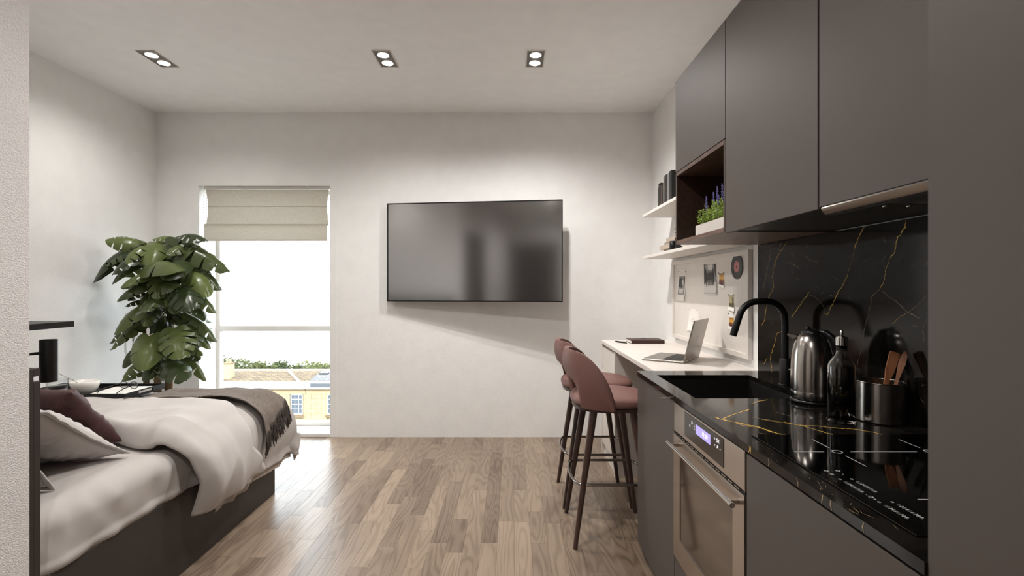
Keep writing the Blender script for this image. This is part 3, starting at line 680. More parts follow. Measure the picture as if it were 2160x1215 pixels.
dr = obj('door', box(box(box(box(BM(), -.004, .018, OY0, OY0+dm, 0, fz0-.010), -.004, .018, OY1-dm, OY1, 0, fz0-.010), -.004, .018, OY0+dm, OY1-dm, 0, db), -.004, .018, OY0+dm, OY1-dm, dt, fz0-.010), 'steel', ov)
obj('door_glass', box(BM(), -.001, .012, OY0+dm, OY1-dm, db, dt), 'oven_glass', dr)
obj('vent_slot', box(BM(), .004, .02, OY0+.01, OY1-.01, fz0-.010, fz0), 'black_matte', ov)
bm = BM(); k = 0; yy = OY0+.03
while yy < OY1-.03: box(bm, -.003, .006, yy, yy+.03, fz0-.0065, fz0-.0035); yy += .042
obj('vent_bars', bm, 'chrome', ov)
hzz = fz0-.042
hd = obj('handle', tube(BM(), [(-.030, OY0+.012, hzz), (-.030, OY1-.012, hzz)], .0075, 18), 'chrome', ov, auto=40)
for yy in (OY0+.04, OY1-.04): obj('handle_mount', box(BM(), -.028, -.003, yy-.008, yy+.008, hzz-.007, hzz+.007, .002), 'steel', hd)

# ---------------------------------------------------------------- wall units
def upper(name, label, y0, y1):
    t = thing(name, label, 'cabinet', ((XU+XR)/2, (y0+y1)/2, ZU0)); ox, oy = (XU+XR)/2, (y0+y1)/2
    def P(nm, m, a0, a1, b0, b1, c0, c1, bev=0, par=t): return obj(nm, box(BM(), a0-ox, a1-ox, b0-oy, b1-oy, c0-ZU0, c1-ZU0, bev), m, par)
    return t, P
ZN = 1.892; YN0, YN1 = 1.879, 2.451
t, P = upper('niche_cabinet', 'taupe wall cabinet above an open walnut-lined niche', YN0, YN1)
P('body', 'cabinet_shadow_gap', XU+.021, XR-.001, YN0+.002, YN1-.019, ZN+.002, ZU1)
P('door', 'taupe_door', XU, XU+.019, YN0+gap, YN1, ZN+.003, ZU1, .0012)
P('side_panel', 'taupe_door', XU+.0195, XR-.001, YN1-.018, YN1, ZN+.003, ZU1, .001)
w = .018
P('niche_side', 'walnut_dark', XU+.001, XR-.001, YN1-w, YN1, ZU0, ZN, .0006); P('niche_side', 'walnut_dark', XU+.001, XR-.001, YN0+.001, YN0+w, ZU0, ZN, .0006)
P('niche_bottom', 'walnut_edge', XU+.0005, XR-.001, YN0+w, YN1-w, ZU0, ZU0+w, .0006); P('niche_top', 'walnut_edge', XU+.0005, XR-.001, YN0+w, YN1-w, ZN-w, ZN, .0006)
P('niche_back', 'walnut_dark', XR-.03, XR-.022, YN0+w, YN1-w, ZU0+w, ZN-w)
t, P = upper('wall_cabinet', 'tall taupe wall cabinet beside the walnut niche', 1.309, 1.878)
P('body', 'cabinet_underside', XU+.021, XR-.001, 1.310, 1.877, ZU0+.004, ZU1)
P('door', 'taupe_door', XU, XU+.019, 1.309+gap, 1.878-gap, ZU0-.006, ZU1, .0012)
t, P = upper('hood_cabinet', 'tall taupe wall cabinet over the extractor hood', YT, 1.308)
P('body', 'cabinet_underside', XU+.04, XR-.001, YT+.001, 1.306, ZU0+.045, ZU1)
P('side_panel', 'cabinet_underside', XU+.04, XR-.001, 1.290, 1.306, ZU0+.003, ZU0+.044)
P('door', 'taupe_door', XU, XU+.019, YT+.001, 1.308-gap, ZU0-.002, ZU1, .0012)
hd = thing('extractor_hood', 'steel-fronted slide-out extractor hood under the wall cabinet', 'hood', (XU, 1.0, ZU0)); 
hy0, hy1 = YT+.002-1.0, 1.283-1.0
prof = [(.026, -.0025), (-.001, -.0035), (-.007, -.0055), (-.009, -.009), (-.007, -.0125), (-.003, -.019), (.002, -.0245), (.026, -.026)]
bm = BM(); prism(bm, prof, lambda a, b, h: (a, h, b), hy0, hy1); obj('front_grip', fixn(bm), 'dark_steel', hd, auto=25)
bm = BM(); prism(bm, [(-.003, -.0024), (-.003, -.0036), (.02, -.0036), (.02, -.0024)], lambda a, b, h: (a-.0005, h, b-.0), hy0, hy1); obj('trim_line', fixn(bm), 'black_satin', hd)
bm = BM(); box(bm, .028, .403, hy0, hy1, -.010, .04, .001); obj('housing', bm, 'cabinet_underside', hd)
bm = BM()
for k in range(40): box(bm, .05+k*.0065, .053+k*.0065, hy0+.06, hy1-.10, -.0125, -.0102)
obj('grease_filter', bm, 'dark_steel', hd)
obj('control_strip', box(BM(), .03, .35, hy1-.085, hy1-.045, -.0118, -.0102), 'dark_frame', hd)
for xx in (.11, .17): obj('button', lathe(BM(), [(.006, 0), (.006, -.003), (0, -.004)], xx, hy1-.065, -.0118, 16, False), 'chrome', hd, True)

# ---------------------------------------------------------------- things on the worktop
kt = thing('kettle', 'brushed steel dome kettle with black handle', 'kettle', (1.085, 1.775, ZC))
obj('base', lathe(BM(), [(.060, 0), (.070, .003), (.071, .010), (.066, .014), (.062, .016)], n=40), 'black_satin', kt, True)
obj('base_ring', lathe(BM(), [(.0668, .016), (.0688, .02), (.068, .042), (.0672, .044)], n=40, caps=False), 'dark_steel', kt, True)
pr = [(.0672, .044), (.068, .09), (.0665, .14), (.063, .18), (.056, .212), (.045, .236), (.034, .248), (.030, .25)]
obj('body', lathe(BM(), pr, n=48, caps=False), 'brushed_steel', kt, True)
lid = obj('lid', lathe(BM(), [(.033, .247), (.033, .254), (.024, .262), (.01, .266), (0, .267)], n=32, caps=False), 'black_satin', kt, True)
obj('lid_knob', lathe(BM(), [(.006, .262), (.008, .27), (.006, .274), (0, .275)], -.014, 0, 0, 16, False), 'black_satin', lid, True)
hdv = Vector((.70, -.714, 0)); ph = []
for r_, z_ in ((.022, .258), (.044, .252), (.066, .234), (.081, .205), (.089, .165), (.090, .125), (.085, .090), (.070, .070)): ph.append(hdv*r_+Vector((0, 0, z_)))
b = tube(BM(), ph, [.009, .012, .0135, .0135, .013, .012, .011, .008], 12); obj('handle', b, 'black_satin', kt, True)
b = BM(); prism(b, [(-.066, .225), (-.088, .240), (-.082, .246), (-.046, .238)], lambda a, b_, h: tuple(hdv*a*.9+Vector((0, 0, b_))+hdv.cross(Vector((0, 0, 1)))*h), -.014, .014); obj('spout', fixn(b), 'brushed_steel', kt)
obj('switch', lathe(BM(), [(.007, 0), (.007, .006), (0, .008)], 0, 0, 0, 14, False), 'chrome', kt, True); sw = kt.children[-1]; sw.rotation_euler = hdv.to_track_quat('Z', 'Y').to_euler(); sw.location = Vector((.25, -.968, 0))*.0665+Vector((0, 0, .03))
ob = thing('oil_bottle', 'tall clear glass oil bottle with steel pourer', 'bottle', (1.016, 1.512, ZC))
o_ = [(.0, .0), (.034, .0), (.0375, .005), (.0375, .165), (.036, .178), (.027, .194), (.017, .206), (.0145, .216), (.0145, .236)]
i_ = [(.0125, .236), (.0125, .214), (.024, .192), (.033, .176), (.0345, .165), (.0345, .008), (0, .007)]
obj('glass_body', lathe(BM(), o_+i_, n=40, caps=False), 'glass_clear', ob, True)
obj('dark_liquid', lathe(BM(), [(0, .0075), (.0342, .0085), (.0342, .164), (.031, .176), (0, .176)], n=36, caps=False), 'dark_oil', ob, True)
cp = obj('collar', lathe(BM(), [(.0, .2365), (.0162, .2365), (.0162, .258), (.0145, .263), (.006, .265)], n=28, caps=False), 'chrome', ob, auto=40)
obj('pour_spout', tube(BM(), [(0, 0, .262), (0, 0, .284)], .0042, 12), 'chrome', cp, True)
uh = thing('utensil_pot', 'brushed steel cylinder pot full of kitchen utensils', 'pot', (1.146, 1.525, ZC))
obj('body', lathe(BM(), [(.0, .0), (.060, .0), (.0635, .004), (.0635, .122), (.061, .122), (.061, .006), (0, .005)], n=48, caps=False), 'brushed_steel', uh, auto=40)
obj('rim', tube(BM(), [(.0625*math.cos(2*PI*k/40), .0625*math.sin(2*PI*k/40), .1225) for k in range(40)], .0024, 8, True), 'chrome', uh, True)
def flat_tool(name, label, m, base, tip, prof, th, wd, hole=False):
    """prof: (fraction along, half width); flat tool standing in the pot"""
    base, tip = Vector(base), Vector(tip); d = (tip-base); L = d.length; d.normalize(); wd = Vector(wd); wd = (wd-d*wd.dot(d)).normalized(); nn = d.cross(wd)
    poly = [(f*L, w_) for f, w_ in prof]+[(f*L, -w_) for f, w_ in reversed(prof)]
    b = BM(); prism(b, poly, lambda a, c, h: tuple(d*a+wd*c+nn*h), -th/2, th/2); fixn(b)
    o = obj(name, b, m, None); o.location = base; tag(o, label, 'utensil', 'utensils in the steel pot'); return o
ux, uy = 1.146, 1.525
def up(px, py, dy=0): return at(px, py, 1.525+dy)
flat_tool('wooden_spatula', 'broad wooden turner standing in the steel utensil pot', 'beech', (ux-.030, uy-.02, ZC+.010), up(1888, 743, .0), [(0, .006), (.52, .006), (.62, .008), (.72, .012), (.97, .014), (1, .012)], .005, (1, -.25, -.2))
flat_tool('black_spatula', 'narrow black spatula standing in the steel utensil pot', 'black_satin', (ux-.012, uy+.015, ZC+.010), up(1898, 745, .02), [(0, .004), (.6, .004), (.7, .009), (.96, .010), (1, .007)], .004, (1, .1, -.2))
sp = flat_tool('wooden_spoon', 'slim wooden spoon standing in the steel utensil pot', 'beech', (ux-.018, uy-.04, ZC+.010), up(1910, 742, -.03), [(0, .0045), (.62, .0045), (.7, .006), (.82, .009), (.94, .008), (1, .003)], .006, (.8, -.6, .1))

# ================================================================== DESK CORNER
DX, DY1, DYU = .7085, 3.90, 3.41
dk = thing('desk', 'long white bar-height desk with a drawer pedestal', 'desk', ((DX+XR)/2, (KY+DY1)/2, 0)); dox, doy = (DX+XR)/2, (KY+DY1)/2
def P(nm, m, a0, a1, b0, b1, c0, c1, bev=0, par=dk): return obj(nm, box(BM(), a0-dox, a1-dox, b0-doy, b1-doy, c0, c1, bev), m, par)
P('desktop', 'white_lacquer', DX, XR-.001, KY+.002, DY1, .881, ZC, .0015)
P('side_panel', 'white_lacquer', DX+.004, XR-.001, DY1-.019, DY1-.001, 0, .8805, .001); P('side_panel', 'white_lacquer', DX+.004, XR-.001, DYU, DYU+.018, 0, .8805, .001)
P('carcass', 'paper_dim', DX+.03, XR-.001, DYU+.0185, DY1-.0195, .05, .868)
P('plinth', 'white_lacquer', DX+.02, XR-.001, DYU+.0185, DY1-.0195, 0, .049)
for z0, z1 in ((.70, .858), (.35, .697), (.105, .347)):
    P('drawer_front', 'white_lacquer', DX+.008, DX+.027, DYU+.0195, DY1-.0205, z0, z1, .0012)
P('end_panel', 'white_lacquer', DX+.1, XR-.001, KY+.004, KY+.024, 0, .8805, .001)
# bar stools
def stool(label, x, y, rz):
    t = thing('bar_stool', label, 'bar stool', (x, y, 0), rz, 'bar stools at the desk')
    b = BM()
    def se(u, n=2.6): c, s = math.cos(u), math.sin(u); return (abs(c)**(2/n)*(1 if c >= 0 else -1), abs(s)**(2/n)*(1 if s >= 0 else -1))
    N = 48
    lv = [(.0, .703, .0), (.90, .703, 0), (.985, .709, 0), (1.0, .722, 0), (.992, .738, 0), (.95, .750, 0), (.85, .757, 0), (.6, .762, 0), (.3, .763, 0), (0, .763, 0)]
    rings = []
    for f, z, _ in lv:
        if f == 0: rings.append([b.verts.new((.02, 0, z))]); continue
        rings.append([b.verts.new((.02+.222*f*se(2*PI*k/N)[0], .205*f*se(2*PI*k/N)[1], z - (.010*max(0, f*se(2*PI*k/N)[0]) if z > .73 else 0))) for k in range(N)])
    for A, B in zip(rings[:-1], rings[1:]):
        for k in range(N):
            k2 = (k+1) % N
            if len(A) == 1: b.faces.new((A[0], B[k2], B[k]))
            elif len(B) == 1: b.faces.new((A[k], A[k2], B[0]))
            else: b.faces.new((A[k], A[k2], B[k2], B[k]))
    obj('seat', fixn(b), 'stool_leather', t, True)
    b = BM(); prism(b, [(.02+.212*se(2*PI*k/N)[0], .196*se(2*PI*k/N)[1]) for k in range(N)], lambda a, c, h: (a, c, h), .684, .7025); obj('seat_rail', fixn(b), 'stool_walnut', t, auto=40)
    # wrap-round back with an arched opening above the seat
    TM_, TH_ = math.radians(84), math.radians(41)
    b = BM()
    def fn(u, v):
        th = (u*2-1)*TM_; a = abs(th)
        top = .700+.292*max(0, 1-(a/TM_)**4)**(1/1.5)
        bot = .700+.165*(1-(a/TH_)**2.6)**.42 if a < TH_ else .700
        bot = min(bot, top-.002)
        vv = v; z = bot+(top-bot)*vv
        k = max(0, (z-.72)/.27); A = .210+.014*k; Bq = .203+.008*math.sin(min(1, k)*PI)-.015*k
        e = -.012*math.sin(vv*PI)      # cushion-like bulge outward
        return ((-(A-e)*math.cos(th)+.012*(1-math.cos(th))), (Bq-e)*math.sin(th), z)
    grid(b, 97, 13, fn)
    bo = obj('backrest', fixn(b), 'stool_leather', t, True)
    md = bo.modifiers.new('thick', 'SOLIDIFY'); md.thickness = .026; md.offset = 0; md.use_rim = True
    bv = bo.modifiers.new('round', 'BEVEL'); bv.width = .011; bv.segments = 3; bv.limit_method = 'ANGLE'; bv.angle_limit = math.radians(50)
    for sx_ in (-1, 1):
        for sy_ in (-1, 1):
            obj('leg', tube(BM(), [(sx_*.203, sy_*.200, 0), (sx_*.152, sy_*.176, .35), (sx_*.101, sy_*.152, .70 if False else .686)], [.0115, .016, .0205], 14), 'stool_walnut', t, auto=50)
    pts = []; zr = .315; ax, ay = .157, .178
    for k in range(9): pts.append((-ax+2*ax*k/8, -ay-.004, zr))
    for k in range(1, 8): an = -PI/2+PI*k/8; pts.append((ax+.052*math.cos(an), (ay+.004)*math.sin(an), zr))
    for k in range(9): pts.append((ax-2*ax*k/8, ay+.004, zr))
    for k in range(1, 8): an = PI/2+PI*k/8; pts.append((-ax+.052*math.cos(an), (ay+.004)*math.sin(an), zr))
    obj('footrest', tube(BM(), pts, .0075, 12, True), 'dark_steel', t, True)
    return t
stool('dusty pink bar stool next to the end of the kitchen worktop', .522, 2.683, 0)
stool('dusty pink bar stool next to the white desk drawers', .517, 3.138, 0)
# notebook, pens, laptop
nb0 = on_z(1325, 725.5, ZC); 
nb = thing('notebook', 'closed dark brown leather notebook on the white desk', 'notebook', on_z(1360, 722.5, ZC), 0)
def nbx(nm, m, x0, x1, y0, y1, z0, z1, par, bev=.001): return obj(nm, box(BM(), x0, x1, y0, y1, z0, z1, bev), m, par)
nbx('cover', 'leather_brown', -.125, .125, -.085, .085, .022, .0255, nb); nbx('cover', 'leather_brown', -.125, .125, -.085, .085, .0002, .003, nb); nbx('spine', 'leather_brown', .121, .125, -.085, .085, .003, .022, nb); nbx('spine', 'leather_brown', -.121, .121, -.085, -.081, .003, .022, nb); nbx('pages', 'paper', -.122, .1205, -.0805, .082, .0032, .0218, nb)
nbx('clasp', 'black_satin', -.02, .02, .03, .036, .0256, .028, nb)
for k, (px, py) in enumerate(((1311, 722.5), (1314.5, 724), (1318, 725.5))):
    c = on_z(px, py, ZC); b = tube(BM(), [(-.035, .05, .005), (.02, -.028, .005)], .0042, 8)
    if k < 2: 
        o = obj('pen', b, 'black_satin', None); o.location = (c.x, c.y, ZC); tag(o, ('short dark pen lying farther from the leather notebook', 'short dark pen lying between the other pen and the notebook')[k], 'pen', 'pens by the notebook')
LA, LB, LD = on_z(1354, 760, ZC), on_z(1392, 747, ZC), on_z(1446, 768, ZC)
u = (LB-LA); u.z = 0; u.normalize(); d = Vector((u.y, -u.x, 0))
lap = thing('laptop', 'open silver laptop on the white desk', 'laptop', LA)
LM = Matrix(((u.x, d.x, 0, 0), (u.y, d.y, 0, 0), (0, 0, 1, 0), (0, 0, 0, 1)))
LW, LDp = .318, .238
def lp(nm, m, x0, x1, y0, y1, z0, z1, par=lap, bev=0.0): return obj(nm, box(BM(), x0, x1, y0, y1, z0, z1, bev, 1, LM), m, par)
lp('base', 'laptop_metal', 0, LW, 0, LDp, .0003, .012, lap, .003)
lp('trackpad', 'laptop_metal', .10, .218, .012, .09, .0121, .0124)
bm = BM()
for r in range(6):
    for c in range(14):
        box(bm, .022+c*.0197, .022+c*.0197+.0165, .108+r*.0178, .108+r*.0178+.0148, .0121, .0132, 0, 1, LM)
kb = obj('keyboard', bm, 'laptop_key', lap)
for k in range(3): lp('port', 'black_plastic', -.0004, .0002, .15+k*.018, .158+k*.018, .005, .008)
tilt = math.radians(14)
LH = LM @ Matrix.Translation((0, LDp-.004, .010)) @ Matrix.Rotation(-tilt, 4, 'X')
bm = BM(); box(bm, 0, LW, -.004, .003, 0, .232, .002, 1, LH); lid = obj('lid', bm, 'laptop_metal', lap)
bm = BM(); box(bm, .008, LW-.008, -.0046, -.0038, .012, .226, 0, 1, LH); obj('screen', bm, 'hob_glass', lid)
# bitten-fruit emblem on the lid
lg = BM(); pts = []
for k in range(40):
    an = 2*PI*k/40; r_ = .0135*(1+.05*math.cos(2*an)); X, Z = r_*math.cos(an), r_*1.05*math.sin(an)
    if Z > 0: Z -= .004*math.exp(-(X/.005)**2)
    else: Z += .0025*math.exp(-(X/.004)**2)
    dd = math.hypot(X-.0165, Z-.001)
    if dd < .0075: X = .0165-math.sqrt(max(0, .0075**2-min(.0075**2, (Z-.001)**2)))
    pts.append((X, Z))
prism(lg, pts, lambda a, b_, h: tuple(LH @ Vector((LW/2-a, h, .12+b_))), .0028, .0034)
prism(lg, [(.0, .0125), (.002, .0165), (.0055, .0195), (.0045, .0155)], lambda a, b_, h: tuple(LH @ Vector((LW/2-a, h, .12+b_))), .0028, .0034)
obj('emblem', fixn(lg), 'logo_metal', lid)

# ---------------------------------------------------------------- wall shelves
SHX, SHY0, SHY1 = 1.0097, 2.470, 3.80
ZS1, ZS2 = 1.8855, 1.564
for z, lb in ((ZS1, 'white wall shelf holding a row of dark upright books'), (ZS2, 'white wall shelf just above the pinboard')):
    o = obj('wall_shelf', box(BM(), SHX, XR-.0005, SHY0, SHY1, -.021, 0, .001), 'shelf_white'); o.location = (0, 0, z); tag(o, lb, 'shelf', 'white wall shelves')
def book(name, label, m, loc, sx, sy, sz, group, spine='x', rotz=0):
    """closed book; pages block inside two covers, spine towards the room"""
    t = thing(name, label, 'book', loc, rotz, group); c = .0025
    if spine == 'x':     # standing, spine faces -x, thickness along y
        obj('cover', box(BM(), 0, sx, 0, c, 0, sz, .0005), m, t); obj('cover', box(BM(), 0, sx, sy-c, sy, 0, sz, .0005), m, t)
        obj('spine', box(BM(), 0, c, c, sy-c, 0, sz), m, t); obj('pages', box(BM(), c, sx-.004, c, sy-c, .003, sz-.003), 'paper', t)
    else:                # lying, spine faces -x
        obj('cover', box(BM(), 0, sx, 0, sy, 0, c, .0005), m, t); obj('cover', box(BM(), 0, sx, 0, sy, sz-c, sz, .0005), m, t)
        obj('spine', box(BM(), 0, c, 0, sy, c, sz-c), m, t); obj('pages', box(BM(), c, sx-.003, .003, sy-.003, c, sz-c), 'paper', t)
    return t
y = 3.585
for m, th, hh, dx, lb in (('book_cream', .014, .158, .055, 'thin cream book at the outer end of the shelf row'), ('book_charcoal', .030, .160, .05, 'charcoal book beside the thin cream book'), ('book_black', .046, .184, .046, 'thick black book on the wall shelf'), ('book_brown', .016, .165, .048, 'slim brown book after the thick black one'),
                         ('book_black', .052, .172, .05, 'black book between the brown and the taupe one'), ('book_taupe', .020, .205, .045, 'tall taupe book on the wall shelf'), ('book_black', .055, .212, .046, 'tall black book beside the taupe one'), ('book_grey', .045, .21, .047, 'tall grey book next to the cabinet'), ('book_black', .05, .216, .046, 'tall black book half hidden by the cabinet')):
    y -= th+.0012; book('standing_book', lb, m, (SHX+dx, y, ZS1), .15, th, hh, 'books on the upper shelf')
z = ZS2
for m, sx_, sy_, sz_, x_, y_, lb in (('book_taupe', .16, .30, .030, 1.085, 3.20, 'taupe book lowest in the lying stack'), ('book_sand', .17, .34, .030, 1.075, 3.235, 'sand-coloured book second in the lying stack'), ('book_taupe', .15, .26, .018, 1.09, 3.25, 'thin taupe book third in the lying stack'), ('book_sand', .15, .24, .026, 1.09, 3.23, 'sand-coloured book on top of the lying stack')):
    book('lying_book', lb, m, (x_, y_, z+.0003), sx_, sy_, sz_, 'stack of books on the lower shelf', 'lie'); z += sz_+.0003
jar = thing('candle_jar', 'small black candle jar in front of the lying books', 'jar', (1.042, 3.165, ZS2))
obj('body', lathe(BM(), [(0, 0), (.022, 0), (.025, .003), (.025, .05), (.021, .053), (.021, .045), (0, .044)], n=24, caps=False), 'black_satin', jar, True); obj('lid', lathe(BM(), [(.0245, .0532), (.0255, .058), (.0, .06)], n=24, caps=False), 'book_charcoal', jar, True)
vp = thing('small_potted_plant', 'tiny leafy plant in a black pot on the lower wall shelf', 'plant', (1.055, 3.095, ZS2))
obj('pot', lathe(BM(), [(0, 0), (.022, 0), (.027, .075), (.024, .075), (.022, .06), (0, .06)], n=24, caps=False), 'black_matte', vp, True)
for k in range(16):
    an = k*2.4; el = .3+.7*(k % 4)/3; L = .045; dv = Vector((math.cos(an)*math.cos(el), math.sin(an)*math.cos(el), math.sin(el))); sd = dv.cross(Vector((0, 0, 1))).normalized()*.011
    b = BM(); z0 = .07+.012*(k % 5); c0 = Vector((0, 0, z0)); v = [b.verts.new(q) for q in (c0, c0+dv*L*.5+sd, c0+dv*L, c0+dv*L*.5-sd)]; b.faces.new(v); obj('leaf', b, 'monstera_leaf', vp)
obj('stem', tube(BM(), [(0, 0, .055), (.002, 0, .13)], .003, 6), 'petiole', vp)
bw = thing('white_bowl', 'small white bowl on the lower wall shelf under the niche', 'bowl', (1.08, 2.985, ZS2))
obj('bowl_body', lathe(BM(), [(0, 0), (.03, 0), (.05, .018), (.058, .04), (.055, .04), (.046, .019), (0, .006)], n=32, caps=False), 'ceramic', bw, True)
# planter with herbs in the niche
pl = thing('herb_planter', 'white trough of green herbs with violet flower spikes in the niche', 'planter', (.915, 2.09, ZU0+.018))
px0, px1, py0, py1 = .851-.915, .99-.915, 1.905-2.09, 2.275-2.09
b = BM(); e = .006
for q in ((px0, px0+e, py0, py1), (px1-e, px1, py0, py1), (px0+e, px1-e, py0, py0+e), (px0+e, px1-e, py1-e, py1)): box(b, *q, .0003, .053)
box(b, px0+e, px1-e, py0+e, py1-e, .0003, .006); obj('trough', b, 'trough_white', pl)
obj('soil', box(BM(), px0+e, px1-e, py0+e, py1-e, .0062, .045), 'soil', pl)
rr = random.Random(5); b = BM(); stems = BM()
lay = b.loops.layers.uv.verify()
for k in range(230):
    x0, y0 = rr.uniform(px0+.012, px1-.012), rr.uniform(py0+.012, py1-.012); hgt = rr.uniform(.05, .105)*(1.0-.25*max(0, (y0/py1)))
    lean = Vector((rr.uniform(-.03, .01), rr.uniform(-.025, .025)+.03*max(0, y0/py1-.5), 0)); pr = []
    for q in range(5): f = q/4; pr.append(Vector((x0, y0, .045+hgt*f))+lean*f*f)
    tube(stems, pr, .0008, 4, caps=False)
    for q in range(14):
        f = rr.uniform(.25, 1); p = Vector((x0, y0, .045+hgt*f))+lean*f*f; dv = Vector((rr.gauss(0, 1), rr.gauss(0, 1), rr.uniform(-.2, .9))).normalized(); L = rr.uniform(.007, .014); sd = dv.cross(Vector((rr.gauss(0, 1), rr.gauss(0, 1), 1))).normalized()*L*.32
        f_ = b.faces.new([b.verts.new(w_) for w_ in (p, p+dv*L*.55+sd, p+dv*L, p+dv*L*.55-sd)])
        for l, c in zip(f_.loops, ((.5, 0), (1, .5), (.5, 1), (0, .5))): l[lay].uv = c
o = obj('foliage', b, 'herb_leaf', pl); o['kind'] = 'stuff'
o = obj('stems', stems, 'petiole', pl); o['kind'] = 'stuff'
for x0, y0, hgt in ((-.035, .13, .135), (-.03, .063, .14), (-.035, .012, .155), (-.03, -.025, .16), (-.02, .035, .125), (-.035, -.06, .165)):
    b = BM(); tube(b, [(x0, y0, .08), (x0, y0, .045+hgt)], .0012, 5)
    for q in range(26):
        zz = .045+hgt*(.55+.45*q/25); an = q*2.4; r_ = .0045*(1.15-q/25*.7); c = Vector((x0+math.cos(an)*r_, y0+math.sin(an)*r_, zz)); s_ = .0024
        bmesh.ops.create_icosphere(b, subdivisions=1, radius=s_, matrix=Matrix.Translation(c))
    obj('flower_spike', b, 'flower_violet', pl)

# ---------------------------------------------------------------- pinboard
PY0, PY1, PZ0, PZ1 = 2.531, 3.729, .949, 1.519
pb = thing('pinboard', 'white framed pinboard on the wall above the desk', 'pinboard', (XR, (PY0+PY1)/2, PZ0)); poy = (PY0+PY1)/2
def P(nm, m, a0, a1, b0, b1, c0, c1, bev=0): return obj(nm, box(BM(), a0-XR, a1-XR, b0-poy, b1-poy, c0-PZ0, c1-PZ0, bev), m, pb)
PF = 1.229; fw = .026
P('board', 'white_lacquer', PF, XR-.001, PY0+.01, PY1-.01, PZ0+.01, PZ1-.01)
P('frame_rail', 'white_lacquer', PF-.012, XR-.001, PY0, PY1, PZ1-fw, PZ1, .001); P('frame_rail', 'white_lacquer', PF-.012, XR-.001, PY0, PY1, PZ0, PZ0+fw, .001)
P('frame_stile', 'white_lacquer', PF-.012, XR-.001, PY0, PY0+fw, PZ0+fw, PZ1-fw, .001); P('frame_stile', 'white_lacquer', PF-.012, XR-.001, PY1-fw, PY1, PZ0+fw, PZ1-fw, .001)
def z8(p): return (1400+p[0]/4.862, 520+p[1]/4.862)
def pinned(name, label, cat, corners, pic, group, pins=True):
    """corners TL, TR, BR, BL in zoom pixels; the sheet hangs from its pins and curls away from the board below"""
    C = [on_x(*z8(c), PF-.0015-(.006 if k > 1 else 0)) for k, c in enumerate(corners)]
    t = thing(name, label, cat, (C[2]+C[3])/2, 0, group); o0 = Vector(t.location)
    def S_(u_, v_, k=0):
        p = (C[0]*(1-u_)+C[1]*u_)*(1-v_)+(C[3]*(1-u_)+C[2]*u_)*v_
        p = p-o0; p.x += .0035*math.sin(v_*PI)-k*.0003; return p
    b = BM(); grid(b, 2, 7, lambda a, c: S_(a, c)); grid(b, 2, 7, lambda a, c: S_(a, c, -2)); obj('sheet', b, 'paper', t, True)
    for nm, m, quad in pic:
        b = BM()
        if len(quad) == 4 and all(isinstance(q, (int, float)) for q in quad): u0, v0, u1, v1 = quad; V = grid(b, 2, 5, lambda a, c: S_(u0+(u1-u0)*a, v1+(v0-v1)*c, 1), True)
        else:
            b.faces.new([b.verts.new(S_(a, c, 2)) for a, c in quad])
        obj(nm, b, m, t)
    if pins:
        for uu in (.08, .92):
            b = lathe(BM(), [(0, -.004), (.0035, -.003), (.0035, .0), (0, .001)], n=10, caps=False); o = obj('pin', b, 'pin_metal', t, True); o.rotation_euler = (0, PI/2, 0); o.location = S_(uu, .05, 3)
    return t
man = lambda x, y, w, h: [(x-w*.25, y), (x+w*.25, y), (x+w*.3, y+h*.1), (x+w*.55, y+h*.16), (x+w*.6, y+h*.5), (x+w*.4, y+h*.52), (x+w*.42, y+h), (x+w*.1, y+h), (x, y+h*.6), (x-w*.15, y+h), (x-w*.45, y+h), (x-w*.4, y+h*.52), (x-w*.6, y+h*.5), (x-w*.55, y+h*.16), (x-w*.3, y+h*.1)]
G = 'prints on the pinboard'
pinned('photo_print', 'tall white-bordered black and white portrait print on the pinboard', 'photo', [(150, 240), (232, 242), (208, 560), (125, 552)],
       [('image', 'photo_grey', (.12, .20, .90, .80)), ('dark_shape', 'photo_dark', [(.18, .3), (.5, .22), (.62, .3), (.55, .42), (.66, .5), (.6, .58), (.14, .56)]), ('dark_shape', 'photo_dark', [(.7, .22), (.88, .22), (.88, .48), (.76, .42)]), ('light_shape', 'photo_light', [(.55, .3), (.75, .36), (.72, .5), (.6, .48)]), ('light_shape', 'photo_light', [(.2, .62), (.8, .6), (.7, .76), (.3, .74)])], G)
pinned('photo_print', 'large black and white print of four figures in dark suits', 'photo', [(408, 178), (537, 170), (540, 492), (408, 488)],
       [('image', 'photo_grey', (.02, .02, .98, .98)), ('light_shape', 'photo_light', [(.03, .62), (.97, .6), (.97, .96), (.03, .96)]), ('dark_shape', 'photo_dark', [(.03, .08), (.2, .2), (.16, .66), (.03, .72)]), ('light_shape', 'photo_light', [(.3, .04), (.72, .04), (.66, .22), (.36, .22)]), ('dark_shape', 'photo_dark', [(.82, .06), (.97, .03), (.97, .5), (.9, .4)])]
       + [('figure', 'photo_dark', man(x_, y_, .15, .62)) for x_, y_ in ((.24, .24), (.41, .22), (.57, .21), (.75, .17))], G)
pinned('instant_photo', 'small instant photo of an orange sunset beside the large print', 'photo', [(562, 266), (618, 264), (612, 432), (558, 408)], [('image', 'photo_sunset', (.07, .06, .93, .82))], G)
pinned('instant_photo', 'small instant photo of a pale park view on the pinboard', 'photo', [(662, 486), (721, 486), (720, 668), (660, 650)], [('image', 'photo_park', (.07, .07, .93, .78)), ('tower', 'photo_dark', [(.66, .2), (.84, .2), (.84, .6), (.66, .6)])], G)
pinned('instant_photo', 'small instant photo of a fiery dusk under the park view', 'photo', [(662, 680), (720, 672), (716, 872), (660, 838)], [('image', 'photo_sunset', (.07, .3, .93, .82))], G)
